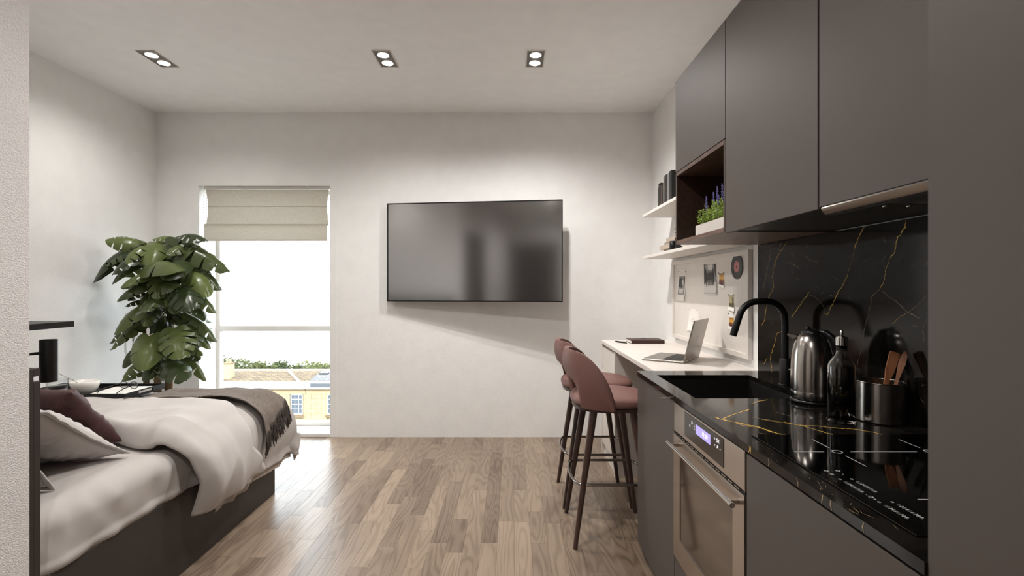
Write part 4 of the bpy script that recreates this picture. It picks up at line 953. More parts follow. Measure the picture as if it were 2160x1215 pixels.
pinned('sketch_sheet', 'white sheet with a faint line sketch pinned behind the laptop', 'paper', [(263, 636), (352, 644), (352, 880), (236, 858)], [('sketch_line', 'photo_grey', [(.3+.02*k, .55-.03*k) for k in range(6)]+[(.315+.02*k, .55-.03*k) for k in range(5, -1, -1)]), ('sketch_line', 'photo_grey', [(.4, .5), (.6, .42), (.61, .43), (.41, .51)]), ('sketch_line', 'photo_grey', [(.34, .6), (.55, .54), (.56, .55), (.35, .61)]), ('sketch_line', 'photo_grey', [(.5, .62), (.66, .48), (.67, .49), (.51, .63)])], G)
rc = thing('vinyl_record', 'black vinyl single with pink label hung on the pinboard', 'record', on_x(*z8((750, 207)), PF-.004))
for nm, m, prf in (('disc', 'record_black', [(.004, 0), (.067, 0), (.0675, .0008), (.067, .0016), (.03, .0016), (.028, .0014), (.004, .0014)]), ('paper_label', 'record_pink', [(.004, .0015), (.0315, .0017), (.0315, .0021), (.004, .0021)])):
    o = obj(nm, lathe(BM(), prf, n=48, caps=False), m, rc, auto=40); o.rotation_euler = (0, -PI/2, 0)
o = obj('hook', lathe(BM(), [(.0035, -.003), (.0035, .004), (0, .005)], n=12, caps=False), 'black_satin', rc, True); o.rotation_euler = (0, -PI/2, 0)

# ================================================================== TELEVISION
tl, trr = at(817, 532, 4.285), at(1187, 530, 4.09)
tvv = (trr-tl); tvv.z = 0; TW = tvv.length; ang = math.atan2(tvv.y, tvv.x)
zt0, zt1 = 1.203, 2.057
tv = thing('television', 'large black flat television swung out from the wall', 'television', ((tl.x+trr.x)/2, (tl.y+trr.y)/2, zt0), ang)
hw, th = TW/2, zt1-zt0
obj('casing', box(BM(), -hw, hw, .0, .03, 0, th, .002), 'black_satin', tv)
b = BM(); e = .009
for q in ((-hw, hw, 0, e), (-hw, hw, th-e, th), (-hw, -hw+e, e, th-e), (hw-e, hw, e, th-e)): box(b, q[0], q[1], -.006, .0, q[2], q[3])
obj('bezel', b, 'black_satin', tv)
obj('screen', box(BM(), -hw+e, hw-e, -.002, -.0005, e, th-e), 'tv_screen', tv)
b = BM(); box(b, -.2, .2, .0305, .045, th*.3, th*.7, .003); br = obj('mount_plate', b, 'black_matte', tv)
wl = Matrix.Rotation(-ang, 4, 'Z') @ Vector((0, YB-(tl.y+trr.y)/2-.012, 0))
obj('mount_arm', tube(BM(), [(0, .04, th*.5), (.12, (.04+wl.y)/2, th*.5), (wl.x, wl.y, th*.5)], .018, 10), 'black_matte', tv)

# ================================================================== ROMAN BLIND
bl = thing('roman_blind', 'beige linen roman blind drawn up in the window', 'blind', ((WX0+WX1)/2, 4.40, WZ1)); blx = (WX0+WX1)/2
bw0, bw1 = -2.741-blx, -1.641-blx
def zrel(py): return CAM_H-(py-607.5)*4.39/F-WZ1
obj('headrail', box(BM(), bw0-.01, bw1+.03, -.018, .022, zrel(400)+.001, -.009, .002), 'white_gloss', bl)
def panel(z1, z0, y0, bulge, side):
    b = BM()
    def fn(u_, v_):
        s = math.sin(v_*PI); ed = side*s
        x = bw0+ed+(bw1-bw0-ed*1.4)*u_
        return (x, y0-bulge*s+.002*nse(u_*6, v_*3, z1*9), z1+(z0-z1)*v_)
    grid(b, 40, 14, fn, True); return b
pn = obj('fabric', panel(zrel(400), zrel(476), -.004, .010, .022), 'blind_linen', bl, True)
pf = obj('fold', panel(zrel(473), zrel(508), -.030, .008, .004), 'blind_linen', bl, True)
b = BM(); grid(b, 20, 3, lambda u_, v_: (bw0+(bw1-bw0)*u_, -.030+.028*v_, zrel(473)+.0005), True); obj('fold_top', b, 'blind_linen', bl)
b = BM(); grid(b, 20, 3, lambda u_, v_: (bw0+.01+(bw1-bw0-.02)*u_, -.028+.03*v_, zrel(507)), True); obj('fold_base', b, 'blind_linen', bl)
obj('seam', box(BM(), bw0+.022, bw1-.01, -.0150, -.0138, zrel(436.5), zrel(435.5)), 'blind_linen', bl)
obj('hem_bar', box(BM(), bw0+.004, bw1-.004, -.031, -.024, zrel(509), zrel(506), .001), 'paper_dim', bl)
bd = BM()
zz = zrel(402)
while zz > .85-WZ1:
    bmesh.ops.create_icosphere(bd, subdivisions=1, radius=.0042, matrix=Matrix.Translation((-2.748-blx, -.022, zz)))
    if zz > zrel(560): bmesh.ops.create_icosphere(bd, subdivisions=1, radius=.0034, matrix=Matrix.Translation((-2.740-blx, .0, zz-.012)))
    zz -= .0255
obj('bead_chain', bd, 'book_grey', bl, True)['kind'] = 'stuff'

# ================================================================== BED
BX0, BX1, BY0, BY1 = -3.135, -1.526, 1.552, 3.159
bed = thing('bed', 'low double bed with a dark grey-brown frame and headboard', 'bed', ((BX0+BX1)/2, (BY0+BY1)/2, 0)); bdx, bdy = (BX0+BX1)/2, (BY0+BY1)/2
def P(nm, m, a0, a1, b0, b1, c0, c1, bev=0, par=bed): return obj(nm, box(BM(), a0-bdx, a1-bdx, b0-bdy, b1-bdy, c0, c1, bev), m, par)
P('side_rail', 'dark_frame', BX1-.025, BX1, BY0, BY1, .0005, .374, .002); P('side_rail', 'dark_frame', BX0, BX0+.025, BY0, BY1, .0005, .374, .002); P('foot_rail', 'dark_frame', BX0+.025, BX1-.025, BY1-.025, BY1, .0005, .374, .002)
P('slat_base', 'dark_frame', BX0+.025, BX1-.025, BY0, BY1-.025, .30, .33)
hb = P('headboard', 'dark_frame', XL+.008, -1.49, YC+.001, 1.529, .0005, 1.068, .001); P('headboard_cap', 'dark_frame', XL+.008, -1.49, 1.529, 1.551, 1.043, 1.068, .001); P('headboard_panel', 'dark_frame', XL+.008, -1.49, 1.529, 1.551, .0005, 1.027, .001)
# mattress in its fitted sheet: rounded top edge, creased sides
MZ0, MZ1 = .375, .592
b = BM(); bmesh.ops.create_grid(b, x_segments=2, y_segments=2, size=1); b.clear()
def mat_pt(ux, uy, side):
    return None
NX, NY = 70, 110
mx0, mx1, my0, my1 = BX0+.02, BX1+.004, BY0+.004, BY1-.015; R = .075
def msurf(a, y):
    """a: run across the bed; the last part goes down the side"""
    Wd = mx1-mx0; flat = Wd-R; arc = R*PI/2; tot = flat+arc+(MZ1-R-MZ0)
    s = a*tot
    if s < flat: p = Vector((mx0+s, y, MZ1)); k = 0
    elif s < flat+arc: an = (s-flat)/R; p = Vector((mx1-R+R*math.sin(an), y, MZ1-R+R*math.cos(an))); k = an/(PI/2)
    else: p = Vector((mx1, y, MZ1-R-(s-flat-arc))); k = 1
    wv = nse(y*5+s*2, s*3, 1.3)*.5+nse(y*11-s*5, s*5, 4.1)*.45+(.3-abs(nse(y*8+s*4, s*2.5-y*1.5, 9.2))*1.5)*.5
    p.x += k*(.030*wv+.010*math.sin(min(1, max(0, (s-flat)/(tot-flat)))*PI)); p.z += (1-k)*.008*nse(p.x*3, y*2.5, 2)+k*.010*wv*(1 if s < tot*.97 else .2)
    hem = (s-flat-arc)/(tot-flat-arc) if s > flat+arc else 0
    if hem > .72: p.x += .007*math.sin((hem-.72)/.28*PI)+.003*nse(y*24, hem, 3)
    return p
V = grid(b, NX*2, NY, lambda i, j: (lambda q: (q.x-bdx, q.y-bdy, q.z))(msurf(i**.7, my0+(my1-my0)*j)))
mo = obj('mattress', b, 'sheet_fabric', bed, True)
P('mattress_core', 'sheet_fabric', mx0, mx1-.02, my0, my1, .331, MZ1-.03, .02)

# ---------------------------------------------------------------- duvet
def drape(X_e, R_x, Y_e, R_y, zt, u_, v_, bul=.03, seed=0., fold=1.0):
    """u_, v_: distance past the right edge and past the foot edge of the bed top (negative: still on top)"""
    def one(a, R_):
        if a <= 0: return a, 0., 0.
        if a < R_*PI/2: return R_*math.sin(a/R_), R_*(1-math.cos(a/R_)), a/(R_*PI/2)
        return R_, R_+a-R_*PI/2, 1.
    dx, zx, kx = one(u_, R_x); dy, zy, ky = one(v_, R_y)
    dz = (zx**3+zy**3)**(1/3) if zx or zy else 0
    X, Y = X_e+dx, Y_e+dy
    sx_ = max(0, u_-R_x*.8); sy_ = max(0, v_-R_y*.8)
    X += bul*math.sin(min(1, sx_/.34)*PI*.8); Y += bul*math.sin(min(1, sy_/.34)*PI*.8)
    # creases: soft on top, gathered on the hanging parts
    top = (1-kx)*(1-ky)
    w = nse(Y*2.2+X*1.5+seed, X*1.1-Y*.7, seed)*.020+nse(X*1.6+Y*5.0+seed, X*5+Y*1.4, seed+3)*.012+abs(nse(X*2.0-Y*4.5, Y*2.0+X*6.5, seed+7))*.016*fold-abs(nse(X*3.0+Y*1.2, Y*6.5-X*2.5, seed+11))*.022*fold
    z = zt-dz+w*top
    fx = (nse(Y*7+seed, zx*2, seed)*.6+nse(Y*15, zx*4+seed, 2)*.3+(.35-abs(nse(Y*9+zx*5+seed, zx*1.5-Y, seed+1))*1.6)*.55)*fold
    X += kx*(1-.8*ky)*.040*fx*min(1, .35+zx*3); z += kx*(1-ky*.5)*.012*nse(Y*9, seed, 5)
    fy = nse(X*7+seed, zy*2, seed+5)*.6+nse(X*15, zy*4, seed)*.4
    Y += ky*(1-.8*kx)*.030*fy*min(1, .35+zy*3)
    return Vector((X, Y, z))
XE, RX, YE, RY, ZD = -1.615, .115, 3.10, .13, .655
dv = thing('duvet', 'rumpled off-white duvet folded over towards the foot of the bed', 'duvet', (bdx, 2.7, MZ1)); do = Vector(dv.location)
def body_pt(i, j, off=0.0, ulen=None):
    Y0 = 2.42; v0 = Y0-YE; vmax = .50
    v_ = v0+(vmax-v0)*j
    hang = .49+.03*nse(j*4, 3)-.10*max(0, (j-.75)/.25)
    u0 = BX0+.02-XE; u_ = u0+(hang-u0)*(i if ulen is None else ulen)
    p = drape(XE, RX, YE, RY, ZD, u_, v_, .06, 1.7)
    return p
b = BM(); grid(b, 130, 120, lambda i, j: body_pt(i**.75, j)-do)
o = obj('duvet_body', b, 'bed_fabric_white', dv, True)
md = o.modifiers.new('thick', 'SOLIDIFY'); md.thickness = .022; md.offset = -1
# folded-over flap, nearer the pillows
def flap_pt(i, j):
    hang = .455+.02*nse(j*5, 8)-.03*j
    u0 = BX0+.02-XE; u_ = u0+(hang-u0)*i
    s = max(0, u_)
    Y0 = 2.165+.17*s+.44*min(.42, max(0, -u_))+.012*math.sin(u_*7)
    Y1 = 2.80-.17*math.sin(min(1, s/.30)*PI/2)+.95*max(0, s-.26)+.02*nse(u_*2, 5)*(u_ < -.2)
    Y = Y0+(Y1-Y0)*j
    puff = .034*math.sin(min(1, j/.10)*PI/2)**.7*math.sin(min(1, (1-j)/.12)*PI/2)**.7
    p = drape(XE+.012, RX+.012, YE, RY, ZD+.008, u_, min(Y-YE, 0), .085, 6.3)
    k = min(1, max(0, u_/(RX*1.57)))
    ed = max(0, 1-j/.13)**2; p.z += (puff-.046*ed)*(1-k); p.x += (puff-.030*ed)*k
    return p
b = BM(); grid(b, 130, 90, lambda i, j: flap_pt(i**.75, j)-do)
o = obj('duvet_flap', b, 'bed_fabric_white', dv, True)
md = o.modifiers.new('thick', 'SOLIDIFY'); md.thickness = .028; md.offset = -1
b = BM(); grid(b, 14, 60, lambda i, j: (lambda q: q-do+Vector((-.012, 0, -.004)))(body_pt(0, .03+.72*j, 0, .80+.215*i))); obj('duvet_lining', b, 'duvet_grey', dv, True)

# ---------------------------------------------------------------- throw with fringe
tw = thing('throw_blanket', 'grey-brown woven throw with a dark fringe across the foot of the bed', 'blanket', (-2.0, 2.98, ZD)); to = Vector(tw.location)
def throw_pt(i, j, off=.022, extra=0):
    v0, v1 = -.305, .10
    uu0 = -.565; uend = .185+.060*(1-j)-.05*j+extra
    u_ = uu0+(uend-uu0)*i
    v_ = v0+(v1-v0)*j+.05*math.sin(i*3.0)*(1-j)-.035*(1-i)*(1-j)
    p = drape(XE, RX, YE, RY, ZD, u_, v_, .06, 1.7)
    q = drape(XE, RX, YE, RY, ZD, u_+.004, v_, .06, 1.7); r = drape(XE, RX, YE, RY, ZD, u_, v_+.004, .06, 1.7)
    n_ = (q-p).cross(r-p); n_.normalize()
    o_ = off+.010*abs(nse(u_*6+v_*3, v_*9, 3))+.006*math.sin((v_-v0)*26+u_*3)*(1-i*.5)
    if j < .2: o_ += .024*(1-j/.2)
    return p+n_*max(.008, o_)
b = BM(); grid(b, 100, 56, lambda i, j: throw_pt(i, j)-to, True)
o = obj('cloth', b, 'throw_wool', tw, True); md = o.modifiers.new('thick', 'SOLIDIFY'); md.thickness = .006; md.offset = -1
rr = random.Random(21); b = BM()
for k in range(72):
    j = (k+.5)/72; p = throw_pt(.998, j); pts = [p-to]; L = rr.uniform(.085, .14); sway = rr.uniform(-.25, .25); pj = j
    for s in range(1, 6):
        f = s/5; e_ = L*f; q = throw_pt(1, min(1, max(0, j+sway*f*f*.12)), .012+.006*math.sin(f*6+k), e_)
        pts.append(q-to)
    tube(b, pts, [.0036, .0034, .0034, .0032, .0034, .0022], 5)
obj('fringe', b, 'fringe_dark', tw, True)['kind'] = 'stuff'

# ---------------------------------------------------------------- pillows and cushion
def pillow(name, label, cat, m, w, h, t, M, flange=0.0, seed=0., sharp=3.0, wr=.012):
    th = thing(name, label, cat); th.matrix_world = M
    b = BM(); N = 44
    def prof(u_, v_): return max(0, (1-abs(u_)**sharp))**.5*max(0, (1-abs(v_)**sharp))**.5
    def pt(i, j, s):
        u_, v_ = i*2-1, j*2-1
        u2, v2 = math.copysign(abs(u_)**.85, u_), math.copysign(abs(v_)**.85, v_)
        pin = 1-.07*(1-abs(u2)**2)*abs(v2)**3; pin2 = 1-.07*(1-abs(v2)**2)*abs(u2)**3
        z = s*t/2*prof(u2, v2)
        crease = wr*(nse(u2*3+seed, v2*3, seed)+.8*abs(nse(u2*5+v2*4+seed, v2*6-u2*2, seed+2))*2-.4)
        r_ = max(abs(u2), abs(v2)); z += s*crease*min(1, (1-r_)*6)+.004*nse(u2*4, v2*4, seed+9)
        return (u2*w/2*pin2, v2*h/2*pin, z)
    grid(b, N, N, lambda i, j: pt(i, j, 1)); grid(b, N, N, lambda i, j: pt(1-i, j, -1))
    bmesh.ops.remove_doubles(b, verts=b.verts[:], dist=.0006); fixn(b)
    o = obj('case', b, m, th, True)
    if flange:
        b = BM(); n = 120
        def ed(k, f):
            a_ = k/n*4; sd = int(a_) % 4; q = a_-int(a_)
            u_, v_ = ((q*2-1, -1), (1, q*2-1), (1-q*2, 1), (-1, 1-q*2))[sd]
            x_, y_, z_ = pt((u_+1)/2, (v_+1)/2, 0); s_ = 1+f
            wv = .010*f*10*nse(k*.35+seed, seed)
            return (x_+math.copysign(f*w/2 if abs(u_) > .97 else 0, u_) if abs(u_) > .97 else x_, y_+(math.copysign(f*h/2, v_) if abs(v_) > .97 else 0), z_+wv)
        rows = [[b.verts.new(ed(k, f)) for k in range(n)] for f in (0, flange*.5, flange)]
        for A, B in zip(rows[:-1], rows[1:]):
            for k in range(n): b.faces.new((A[k], A[(k+1) % n], B[(k+1) % n], B[k]))
        fo = obj('flange', fixn(b), m, th, True); md = fo.modifiers.new('thick', 'SOLIDIFY'); md.thickness = .006; md.offset = 0
    return th
def pose(x, y, z, tilt, yaw=0, roll=0): return Matrix.Translation((x, y, z)) @ Matrix.Rotation(yaw, 4, 'Z') @ Matrix.Rotation(tilt, 4, 'X') @ Matrix.Rotation(roll, 4, 'Y')
R_ = math.radians
pillow('pillow', 'off-white pillow leaning right against the dark headboard', 'pillow', 'bed_fabric_white', .66, .42, .13, pose(-1.985, 1.668, .797, R_(-66)), .05, 2.1)
pillow('pillow', 'off-white pillow lying slanted between the headboard pillow and the burgundy cushion', 'pillow', 'bed_fabric_white', .66, .44, .14, pose(-1.995, 1.930, .742, R_(-36)), .05, 5.3)
pillow('cushion', 'burgundy velvet cushion leaning on the white pillows', 'cushion', 'burgundy_velvet', .46, .36, .12, pose(-2.015, 2.140, .758, R_(-49), R_(-5)), 0, 8.8, 3.5, .017)

# ---------------------------------------------------------------- tray and what is on it
ZT = .684
tx0, tx1, ty0, ty1 = -2.84, -2.195, 2.787, 3.10
tr_ = thing('tray', 'black rectangular serving tray on the duvet', 'tray', ((tx0+tx1)/2, (ty0+ty1)/2, ZT)); tcx, tcy = (tx0+tx1)/2, (ty0+ty1)/2
b = BM(); e = .008
def trp(a0, a1, b0, b1, c0, c1): box(b, a0-tcx, a1-tcx, b0-tcy, b1-tcy, c0, c1)
trp(tx0, tx1, ty0, ty1, 0, .008)
obj('tray_base', b, 'black_matte', tr_); b = BM()
trp(tx0, tx0+e, ty0, ty1, .008, .034); trp(tx0+e, tx1-e, ty0, ty0+e, .008, .034); trp(tx0+e, tx1-e, ty1-e, ty1, .008, .034)
yA, yB = ty0+.10, ty1-.10
trp(tx1-e, tx1, ty0, yA, .008, .034); trp(tx1-e, tx1, yB, ty1, .008, .034); trp(tx1-e, tx1, yA, yB, .028, .034); trp(tx1-e, tx1, yA, yB, .008, .012)
obj('rim', b, 'black_matte', tr_)
ZTT = ZT+.0083
bo = thing('cereal_bowl', 'white rounded bowl on the black tray', 'bowl', (-2.545, 2.925, ZTT))
obj('bowl_body', lathe(BM(), [(0, 0), (.034, 0), (.044, .005), (.060, .024), (.068, .048), (.072, .074), (.0695, .075), (.065, .048), (.056, .026), (.034, .010), (0, .009)], n=48, caps=False), 'ceramic', bo, True)
sn = obj('spoon', tube(tube(BM(), [(-.16, .0, .118), (-.07, 0, .079), (-.01, 0, .036)], [.0022, .002, .0026], 8), [(-.01, 0, .038), (.01, 0, .030), (.03, .0, .028)], [.004, .012, .004], 10), 'chrome', None, True); sn.location = (-2.545, 2.925, ZTT); tag(sn, 'thin metal spoon resting in the white bowl', 'spoon')
gl = thing('water_glass', 'clear tumbler half full of water on the black tray', 'glass', (-2.715, 2.93, ZTT))
obj('tumbler', lathe(BM(), [(0, 0), (.044, 0), (.049, .004), (.052, .085), (.0495, .085), (.0465, .010), (0, .009)], n=40, caps=False), 'lens_glass', gl, True)
obj('water', lathe(BM(), [(0, .0095), (.0460, .0105), (.0478, .044), (0, .044)], n=40, caps=False), 'water', gl, True)
bk = thing('tray_book', 'closed white book under the spectacles on the tray', 'book', (-2.335, 2.925, ZTT), R_(4))
obj('cover', box(BM(), -.10, .115, -.11, .11, .0, .002), 'paper', bk); obj('cover', box(BM(), -.10, .115, -.11, .11, .017, .0195, .0006), 'paper', bk); obj('pages', box(BM(), -.098, .112, -.107, .107, .002, .017), 'paper_dim', bk)
gs = thing('spectacles', 'black-rimmed spectacles lying open on the white book', 'glasses', (-2.315, 2.965, ZTT+.0197), R_(-8))
for s in (-1, 1):
    ring_ = []; n = 28
    for k in range(n):
        a_ = 2*PI*k/n; c, s_ = math.cos(a_), math.sin(a_); ring_.append((s*.034+.026*math.copysign(abs(c)**.8, c), -.004*abs(s_)*0, .022+.019*math.copysign(abs(s_)**.8, s_)))
    rm = obj('rim', tube(BM(), ring_, .0022, 8, True), 'black_satin', gs, True)
    b = BM(); prism(b, [(p[0], p[2]) for p in ring_], lambda a, c, h: (a, h, c), -.0006, .0006); obj('lens', fixn(b), 'lens_glass', rm)
    obj('temple', tube(BM(), [(s*.061, 0, .030), (s*.064, -.006, .030), (s*.066, -.09, .022), (s*.066, -.118, .014), (s*.064, -.140, .0025)], [.0026, .0028, .0024, .003, .0026], 8), 'black_satin', gs, True)
obj('bridge', tube(BM(), [(-.0095, 0, .028), (0, -.001, .032), (.0095, 0, .028)], .002, 8), 'black_satin', gs, True)

# ---------------------------------------------------------------- shelf and lamp over the headboard
YS2 = 1.75; xs_ = (157-1080)*YS2/F; zs_ = CAM_H-69.5*YS2/F
o = obj('bedside_shelf', box(BM(), -3.0, xs_, YC+.0005, YS2, -.0205, 0, .001), 'black_matte'); o.location = (0, 0, zs_); tag(o, 'long dark floating shelf on the wall above the headboard', 'shelf')
lc = at(102.5, 760, 1.68)
rl = thing('reading_lamp', 'black cylinder reading lamp on a wall arm over the headboard', 'lamp', (lc.x, lc.y, at(102, 805, 1.68).z))
hh = at(102, 716, 1.68).z-at(102, 805, 1.68).z
obj('shade', lathe(BM(), [(.0225, .0), (.0245, .0), (.0245, hh-.002), (.022, hh), (0, hh)], n=32, caps=False), 'black_matte', rl, auto=40)
obj('bulb', lathe(BM(), [(.0, .02), (.016, .03), (.018, .05), (.012, .08), (0, .082)], n=16, caps=False), 'paper', rl, True)
obj('arm', tube(BM(), [(0, -.02, hh*.70), (-.03, -.10, hh*.70), (-.03, YC-lc.y+.003, hh*.70)], .0048, 10), 'black_matte', rl, True)
o = obj('wall_plate', lathe(BM(), [(.0, .0), (.03, 0), (.03, .012), (0, .014)], n=24, caps=False), 'black_matte', rl, True); o.rotation_euler = (-PI/2, 0, 0); o.location = (-.03, YC-lc.y+.0005, hh*.7)

# ================================================================== MONSTERA
mp_ = thing('monstera_plant', 'tall split-leaf monstera in the corner beside the window', 'plant', (-2.725, 3.78, 0)); mo_ = Vector(mp_.location)
obj('pot', lathe(BM(), [(0, 0), (.13, 0), (.15, .02), (.175, .30), (.178, .32), (.168, .32), (.163, .29), (0, .28)], n=40, caps=False), 'pot_grey', mp_, True)
obj('soil', lathe(BM(), [(.164, .285), (.1, .292), (0, .294)], n=32, caps=False), 'soil', mp_, True)
rr = random.Random(2)
for dx_, dy_, hgt, r_, lx in ((-.075, .0, 1.45, .019, -.05), (-.03, .05, 1.20, .024, .0), (.02, -.03, 1.52, .022, -.03), (.055, .03, 1.30, .028, .01), (.09, .0, 1.40, .017, .03), (-.05, -.06, 1.0, .016, -.01), (.03, .08, .95, .02, .0)):
    b = BM(); pts = [(dx_+lx*f+.006*nse(f*6, dx_*30), dy_+.008*nse(f*5, dx_*40, 3), .28+(hgt-.28)*f) for f in [k/14 for k in range(15)]]
    tube(b, pts, [r_*(1-.55*k/14)*(1.10 if k % 3 == 0 else .96) for k in range(15)], 9); obj('cane', b, 'cane', mp_, True)
def leaf_mesh(kind, seed):
    """heart-shaped blade; lobes along each side with slits between, length 1 along +y, upper side +z"""
    r2 = random.Random(seed); b = BM(); lay = b.loops.layers.uv.verify()
    nl = (2, 4, 5)[kind]; cut = (.50, .40, .30)[kind]; gapw = (.30, .50, .62)[kind]
    def half(t):     # half width of the heart
        return .47*(max(0, 1-((t-.30)/.72)**2)**.75 if t > .30 else (1-((.30-t)/.55)**2*.55))
    for sd in (-1, 1):
        edges = [k/nl for k in range(nl+1)]
        for L in range(nl):
            t0, t1 = edges[L], edges[L+1]; nt, ns = (10 if kind == 0 else 5), 9
            g = gapw*r2.uniform(.6, 1.2); c0 = cut+r2.uniform(-.12, .14); whole_a = (L == 0); whole_b = (L == nl-1)
            def pt(i, j):
                t = t0+(t1-t0)*i/(nt-1); s = j/(ns-1)
                if s > c0:
                    f = min(1, (s-c0)/(1-c0)); k = g*f**.6*.5; mid = (t0+t1)/2
                    if t < mid and not whole_a: t = t+(mid-t)*k
                    if t > mid and not whole_b: t = t-(t-mid)*k
                # the blade starts with two rounded shoulders behind the stalk
                x = s*half(t); yy = t*1.0-.10*s*s*(1-t)*2.2*(1 if t < .4 else .4)+.16*s*(t)*(1-t)
                if whole_a and i == 0: yy -= .13*math.sin(s*PI)**.8
                z = -.30*s*s*half(t)/.47 + .05*s - .58*(max(0, t-.15))**2 + .008*nse(x*8, yy*8, seed)+.018*math.cos(t*nl*2*PI)*s*(kind > 0)
                return (sd*x, yy, z)
            V = [[b.verts.new(pt(i, j)) for j in range(ns)] for i in range(nt)]
            for i in range(nt-1):
                for j in range(ns-1):
                    q = (V[i][j], V[i+1][j], V[i+1][j+1], V[i][j+1]); q = q if sd < 0 else q[::-1]
                    f = b.faces.new(q)
                    for l in f.loops: l[lay].uv = (abs(l.vert.co.x)*1.2+l.vert.co.y*.8, l.vert.co.y)
    bmesh.ops.remove_doubles(b, verts=b.verts[:], dist=.002)
    me = bpy.data.meshes.new('leaf'); b.normal_update(); b.to_mesh(me); b.free(); me.materials.append(MATS['monstera_leaf'])
    for p in me.polygons: p.use_smooth = True
    return me
LEAF = [leaf_mesh(k, 10+q*3+k) for k in range(3) for q in range(2)]
def leaf(base, tip, nrm, wf, me, stalk=True):
    base, tip, nrm = Vector(base), Vector(tip), Vector(nrm)
    yv = tip-base; L = yv.length; yv.normalize(); zv = nrm-yv*nrm.dot(yv)
    if zv.length < .05: zv = Vector((0, -1, .5))-yv*Vector((0, -1, .5)).dot(yv)
    zv.normalize(); xv = yv.cross(zv)
    # the blade droops by .42*(.85)^2 = .30 of its length: aim the straight start upward so that the tip lands on target
    Rm = Matrix((xv, yv, zv)).transposed().to_4x4() @ Matrix.Rotation(.36, 4, 'X')
    o = newobj('leaf', me, None, mp_); o.matrix_local = Matrix.Translation(base-mo_) @ Rm @ Matrix.Diagonal((L*wf*.92, L*1.08, L, 1))
    if stalk:
        c = Vector((mo_.x+.02+(base.x-mo_.x)*.15+rr.uniform(-.06, .06), mo_.y+rr.uniform(-.04, .04), max(.5, base.z-rr.uniform(.06, .16)))); mid = (c+base)/2+Vector((0, 0, .05+.03*rr.random()))
        b = BM(); pts = []
        for k in range(9):
            f = k/8; pts.append((c*(1-f)**2+mid*2*f*(1-f)+base*f*f)-base)
        tube(b, pts, [.0034-.0014*k/8 for k in range(9)], 6); so_ = obj('petiole', b, 'petiole', o, True); so_.matrix_local = (Rm @ Matrix.Diagonal((L*wf, L, L, 1))).inverted()
ZA = lambda p: (200+p[0]/6.396, 470+p[1]/6.396)
ZB = lambda p: (220+p[0]/6.075, 640+p[1]/6.075)
UP, CAMV = Vector((0, 0, 1)), Vector((.58, -.8, .1))
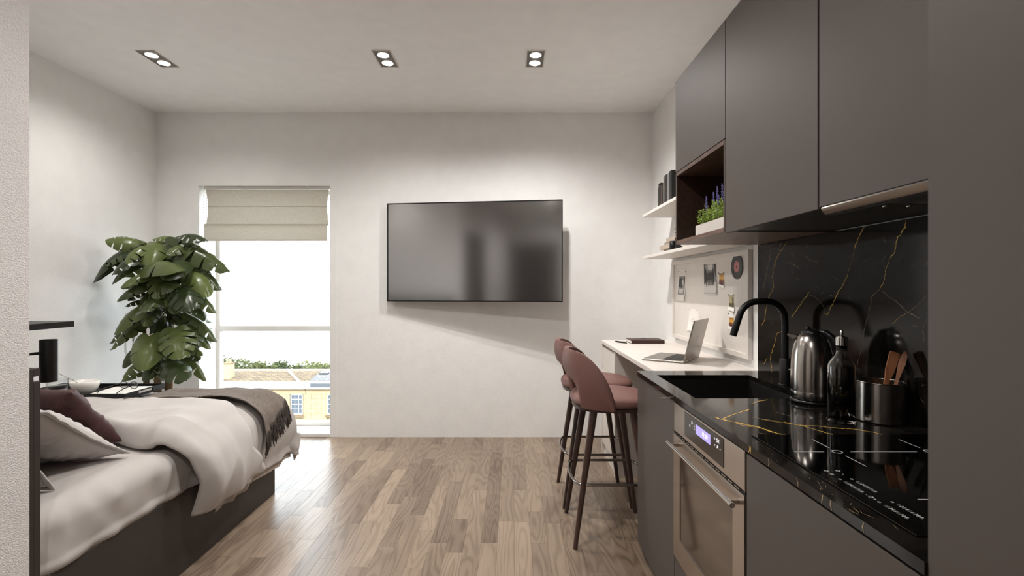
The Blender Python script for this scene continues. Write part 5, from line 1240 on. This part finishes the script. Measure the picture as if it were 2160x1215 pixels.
LST = [  # zoom, base, tip, depth of base, depth of tip, normal, width factor, blade
 (ZA, (600, 290), (205, 250), 3.70, 3.62, (.35, -.75, .55), 1.0, 2), (ZA, (430, 345), (48, 745), 3.70, 3.62, (-.5, -.25, .8), .8, 0), (ZA, (570, 435), (285, 670), 3.62, 3.50, (-.2, -.5, .85), .85, 2), (ZA, (480, 590), (270, 800), 3.66, 3.55, (-.4, -.3, .85), .8, 0),
 (ZA, (700, 680), (400, 850), 3.58, 3.46, (-.1, -.55, .8), .8, 1), (ZA, (650, 830), (350, 1030), 3.58, 3.47, (-.1, -.5, .85), .75, 1), (ZA, (800, 265), (740, 540), 3.74, 3.60, (.3, -.9, .25), 1.05, 0), (ZA, (1060, 200), (815, 225), 3.80, 3.76, (.1, -.5, .85), .9, 4),
 (ZA, (1190, 165), (1440, 245), 3.78, 3.70, (.3, -.4, .85), .95, 5), (ZA, (1140, 290), (1725, 620), 3.74, 3.72, (.25, -.35, .9), .62, 4), (ZA, (1200, 300), (1010, 420), 3.72, 3.60, (.2, -.8, .5), .9, 2), (ZA, (1230, 490), (1640, 860), 3.72, 3.70, (.3, -.35, .9), .6, 3),
 (ZA, (1160, 520), (980, 740), 3.60, 3.44, (.25, -.55, .8), 1.0, 1), (ZA, (760, 560), (1090, 650), 3.60, 3.44, (.2, -.45, .9), .8, 0), (ZA, (1170, 865), (1290, 1145), 3.58, 3.44, (.45, -.8, .4), 1.05, 4), (ZA, (1340, 660), (1500, 960), 3.66, 3.58, (.45, -.7, .5), .85, 0), (ZA, (1290, 900), (1585, 1180), 3.66, 3.62, (.5, -.3, .8), .6, 3),
 (ZA, (880, 840), (1075, 880), 3.62, 3.52, (.1, -.7, .7), .9, 2), (ZA, (800, 1010), (700, 1180), 3.56, 3.44, (.1, -.7, .7), 1.1, 2), (ZA, (900, 950), (960, 1110), 3.64, 3.56, (.2, -.9, .3), .9, 0), (ZA, (1060, 1000), (1090, 1200), 3.66, 3.58, (.3, -.9, .3), .9, 0), (ZA, (1300, 280), (1590, 560), 3.80, 3.78, (.3, -.4, .85), .7, 5),
 (ZA, (640, 1040), (440, 1120), 3.64, 3.56, (-.1, -.6, .8), .8, 2), (ZA, (1250, 700), (1480, 900), 3.72, 3.66, (.4, -.5, .75), .7, 3), (ZA, (560, 380), (420, 450), 3.78, 3.72, (-.2, -.7, .7), .9, 0), (ZA, (1320, 420), (1540, 720), 3.72, 3.70, (.5, -.4, .8), .6, 4),
 (ZB, (500, 10), (180, 350), 3.60, 3.50, (-.3, -.6, .7), .75, 0), (ZB, (460, 240), (130, 555), 3.66, 3.58, (-.35, -.35, .85), .6, 3), (ZB, (440, 300), (200, 520), 3.70, 3.62, (-.3, -.35, .85), .6, 2), (ZB, (575, 420), (510, 805), 3.52, 3.40, (.36, -.9, .22), 1.02, 1), (ZB, (915, 320), (965, 665), 3.54, 3.42, (.45, -.85, .3), 1.15, 5),
 (ZB, (390, 570), (265, 800), 3.62, 3.54, (-.1, -.8, .55), .8, 0), (ZB, (480, 720), (265, 965), 3.60, 3.50, (-.1, -.75, .6), .75, 2), (ZB, (690, 740), (530, 965), 3.60, 3.50, (.2, -.8, .5), .85, 0), (ZB, (480, 880), (320, 975), 3.58, 3.50, (-.1, -.6, .8), .7, 1), (ZB, (790, 755), (1020, 960), 3.56, 3.44, (.2, -.7, .65), .85, 2), (ZB, (1090, 700), (1275, 960), 3.66, 3.62, (.55, -.35, .75), .45, 0),
 (ZB, (1150, 320), (1330, 555), 3.68, 3.64, (.5, -.4, .75), .55, 1), (ZB, (1070, 140), (1390, 450), 3.70, 3.66, (.5, -.3, .8), .5, 3), (ZB, (1080, 530), (1235, 655), 3.66, 3.60, (.4, -.6, .7), .6, 3), (ZB, (1180, 30), (1270, 190), 3.70, 3.66, (.5, -.6, .6), .8, 0), (ZB, (1060, 260), (1180, 540), 3.66, 3.56, (.4, -.75, .5), .75, 4), (ZB, (780, 560), (730, 740), 3.66, 3.60, (.3, -.9, .2), .7, 0), (ZB, (960, 170), (1060, 260), 3.74, 3.68, (.3, -.8, .5), 1.0, 0), (ZB, (1120, 560), (1190, 720), 3.72, 3.66, (.4, -.8, .4), .8, 2),
]
for zf, bp, tp, yb, yt, nr, wf, k in LST:
    leaf(at(*zf(bp), yb), at(*zf(tp), yt), nr, wf, LEAF[k])
# leaves on the far side of the canes
for k in range(16):
    a_ = rr.uniform(.1, PI-.1); zb = rr.uniform(.85, 1.68); base = mo_+Vector((math.cos(a_)*.12, .02+math.sin(a_)*.10, zb)); tip = base+Vector((math.cos(a_)*.20, math.sin(a_)*.20, -.10))
    tip.y = min(tip.y, YB-.03); tip.x = max(tip.x, XL+.03)
    leaf(base, tip, Vector((math.cos(a_)*.4, math.sin(a_)*.4, .8)), .9, LEAF[rr.randrange(6)])
# more drooping leaves between those, on the room side
for k in range(24):
    a_ = -PI/2+rr.uniform(-1.35, 1.35); zb = .86+.86*(k+.5)/24; r0 = rr.uniform(.07, .15); base = mo_+Vector((math.cos(a_)*r0*1.2, math.sin(a_)*r0, zb)); L_ = rr.uniform(.15, .22)
    tip = base+Vector((math.cos(a_)*L_*.8, math.sin(a_)*L_*.7, -L_*rr.uniform(.5, 1.0))); tip.x = max(tip.x, XL+.04)
    leaf(base, tip, Vector((math.cos(a_)*.75, math.sin(a_)*.75, .6)), rr.uniform(.62, .85), LEAF[rr.randrange(6)])
# hanging aerial roots
for k in range(16):
    x_, y_, z_ = rr.uniform(-.14, .16), rr.uniform(-.20, -.05), rr.uniform(1.0, 1.5); L = rr.uniform(.12, .4); dx_ = rr.uniform(-.08, .08)
    pts = [(x_*.4, 0, z_), (x_*.7, y_*.6, z_+.03), (x_, y_, z_-.01)]+[(x_+dx_*f, y_, z_-.02-L*f) for f in (.2, .5, 1)]
    obj('aerial_root', tube(BM(), pts, .0014, 5), 'petiole', mp_, True)
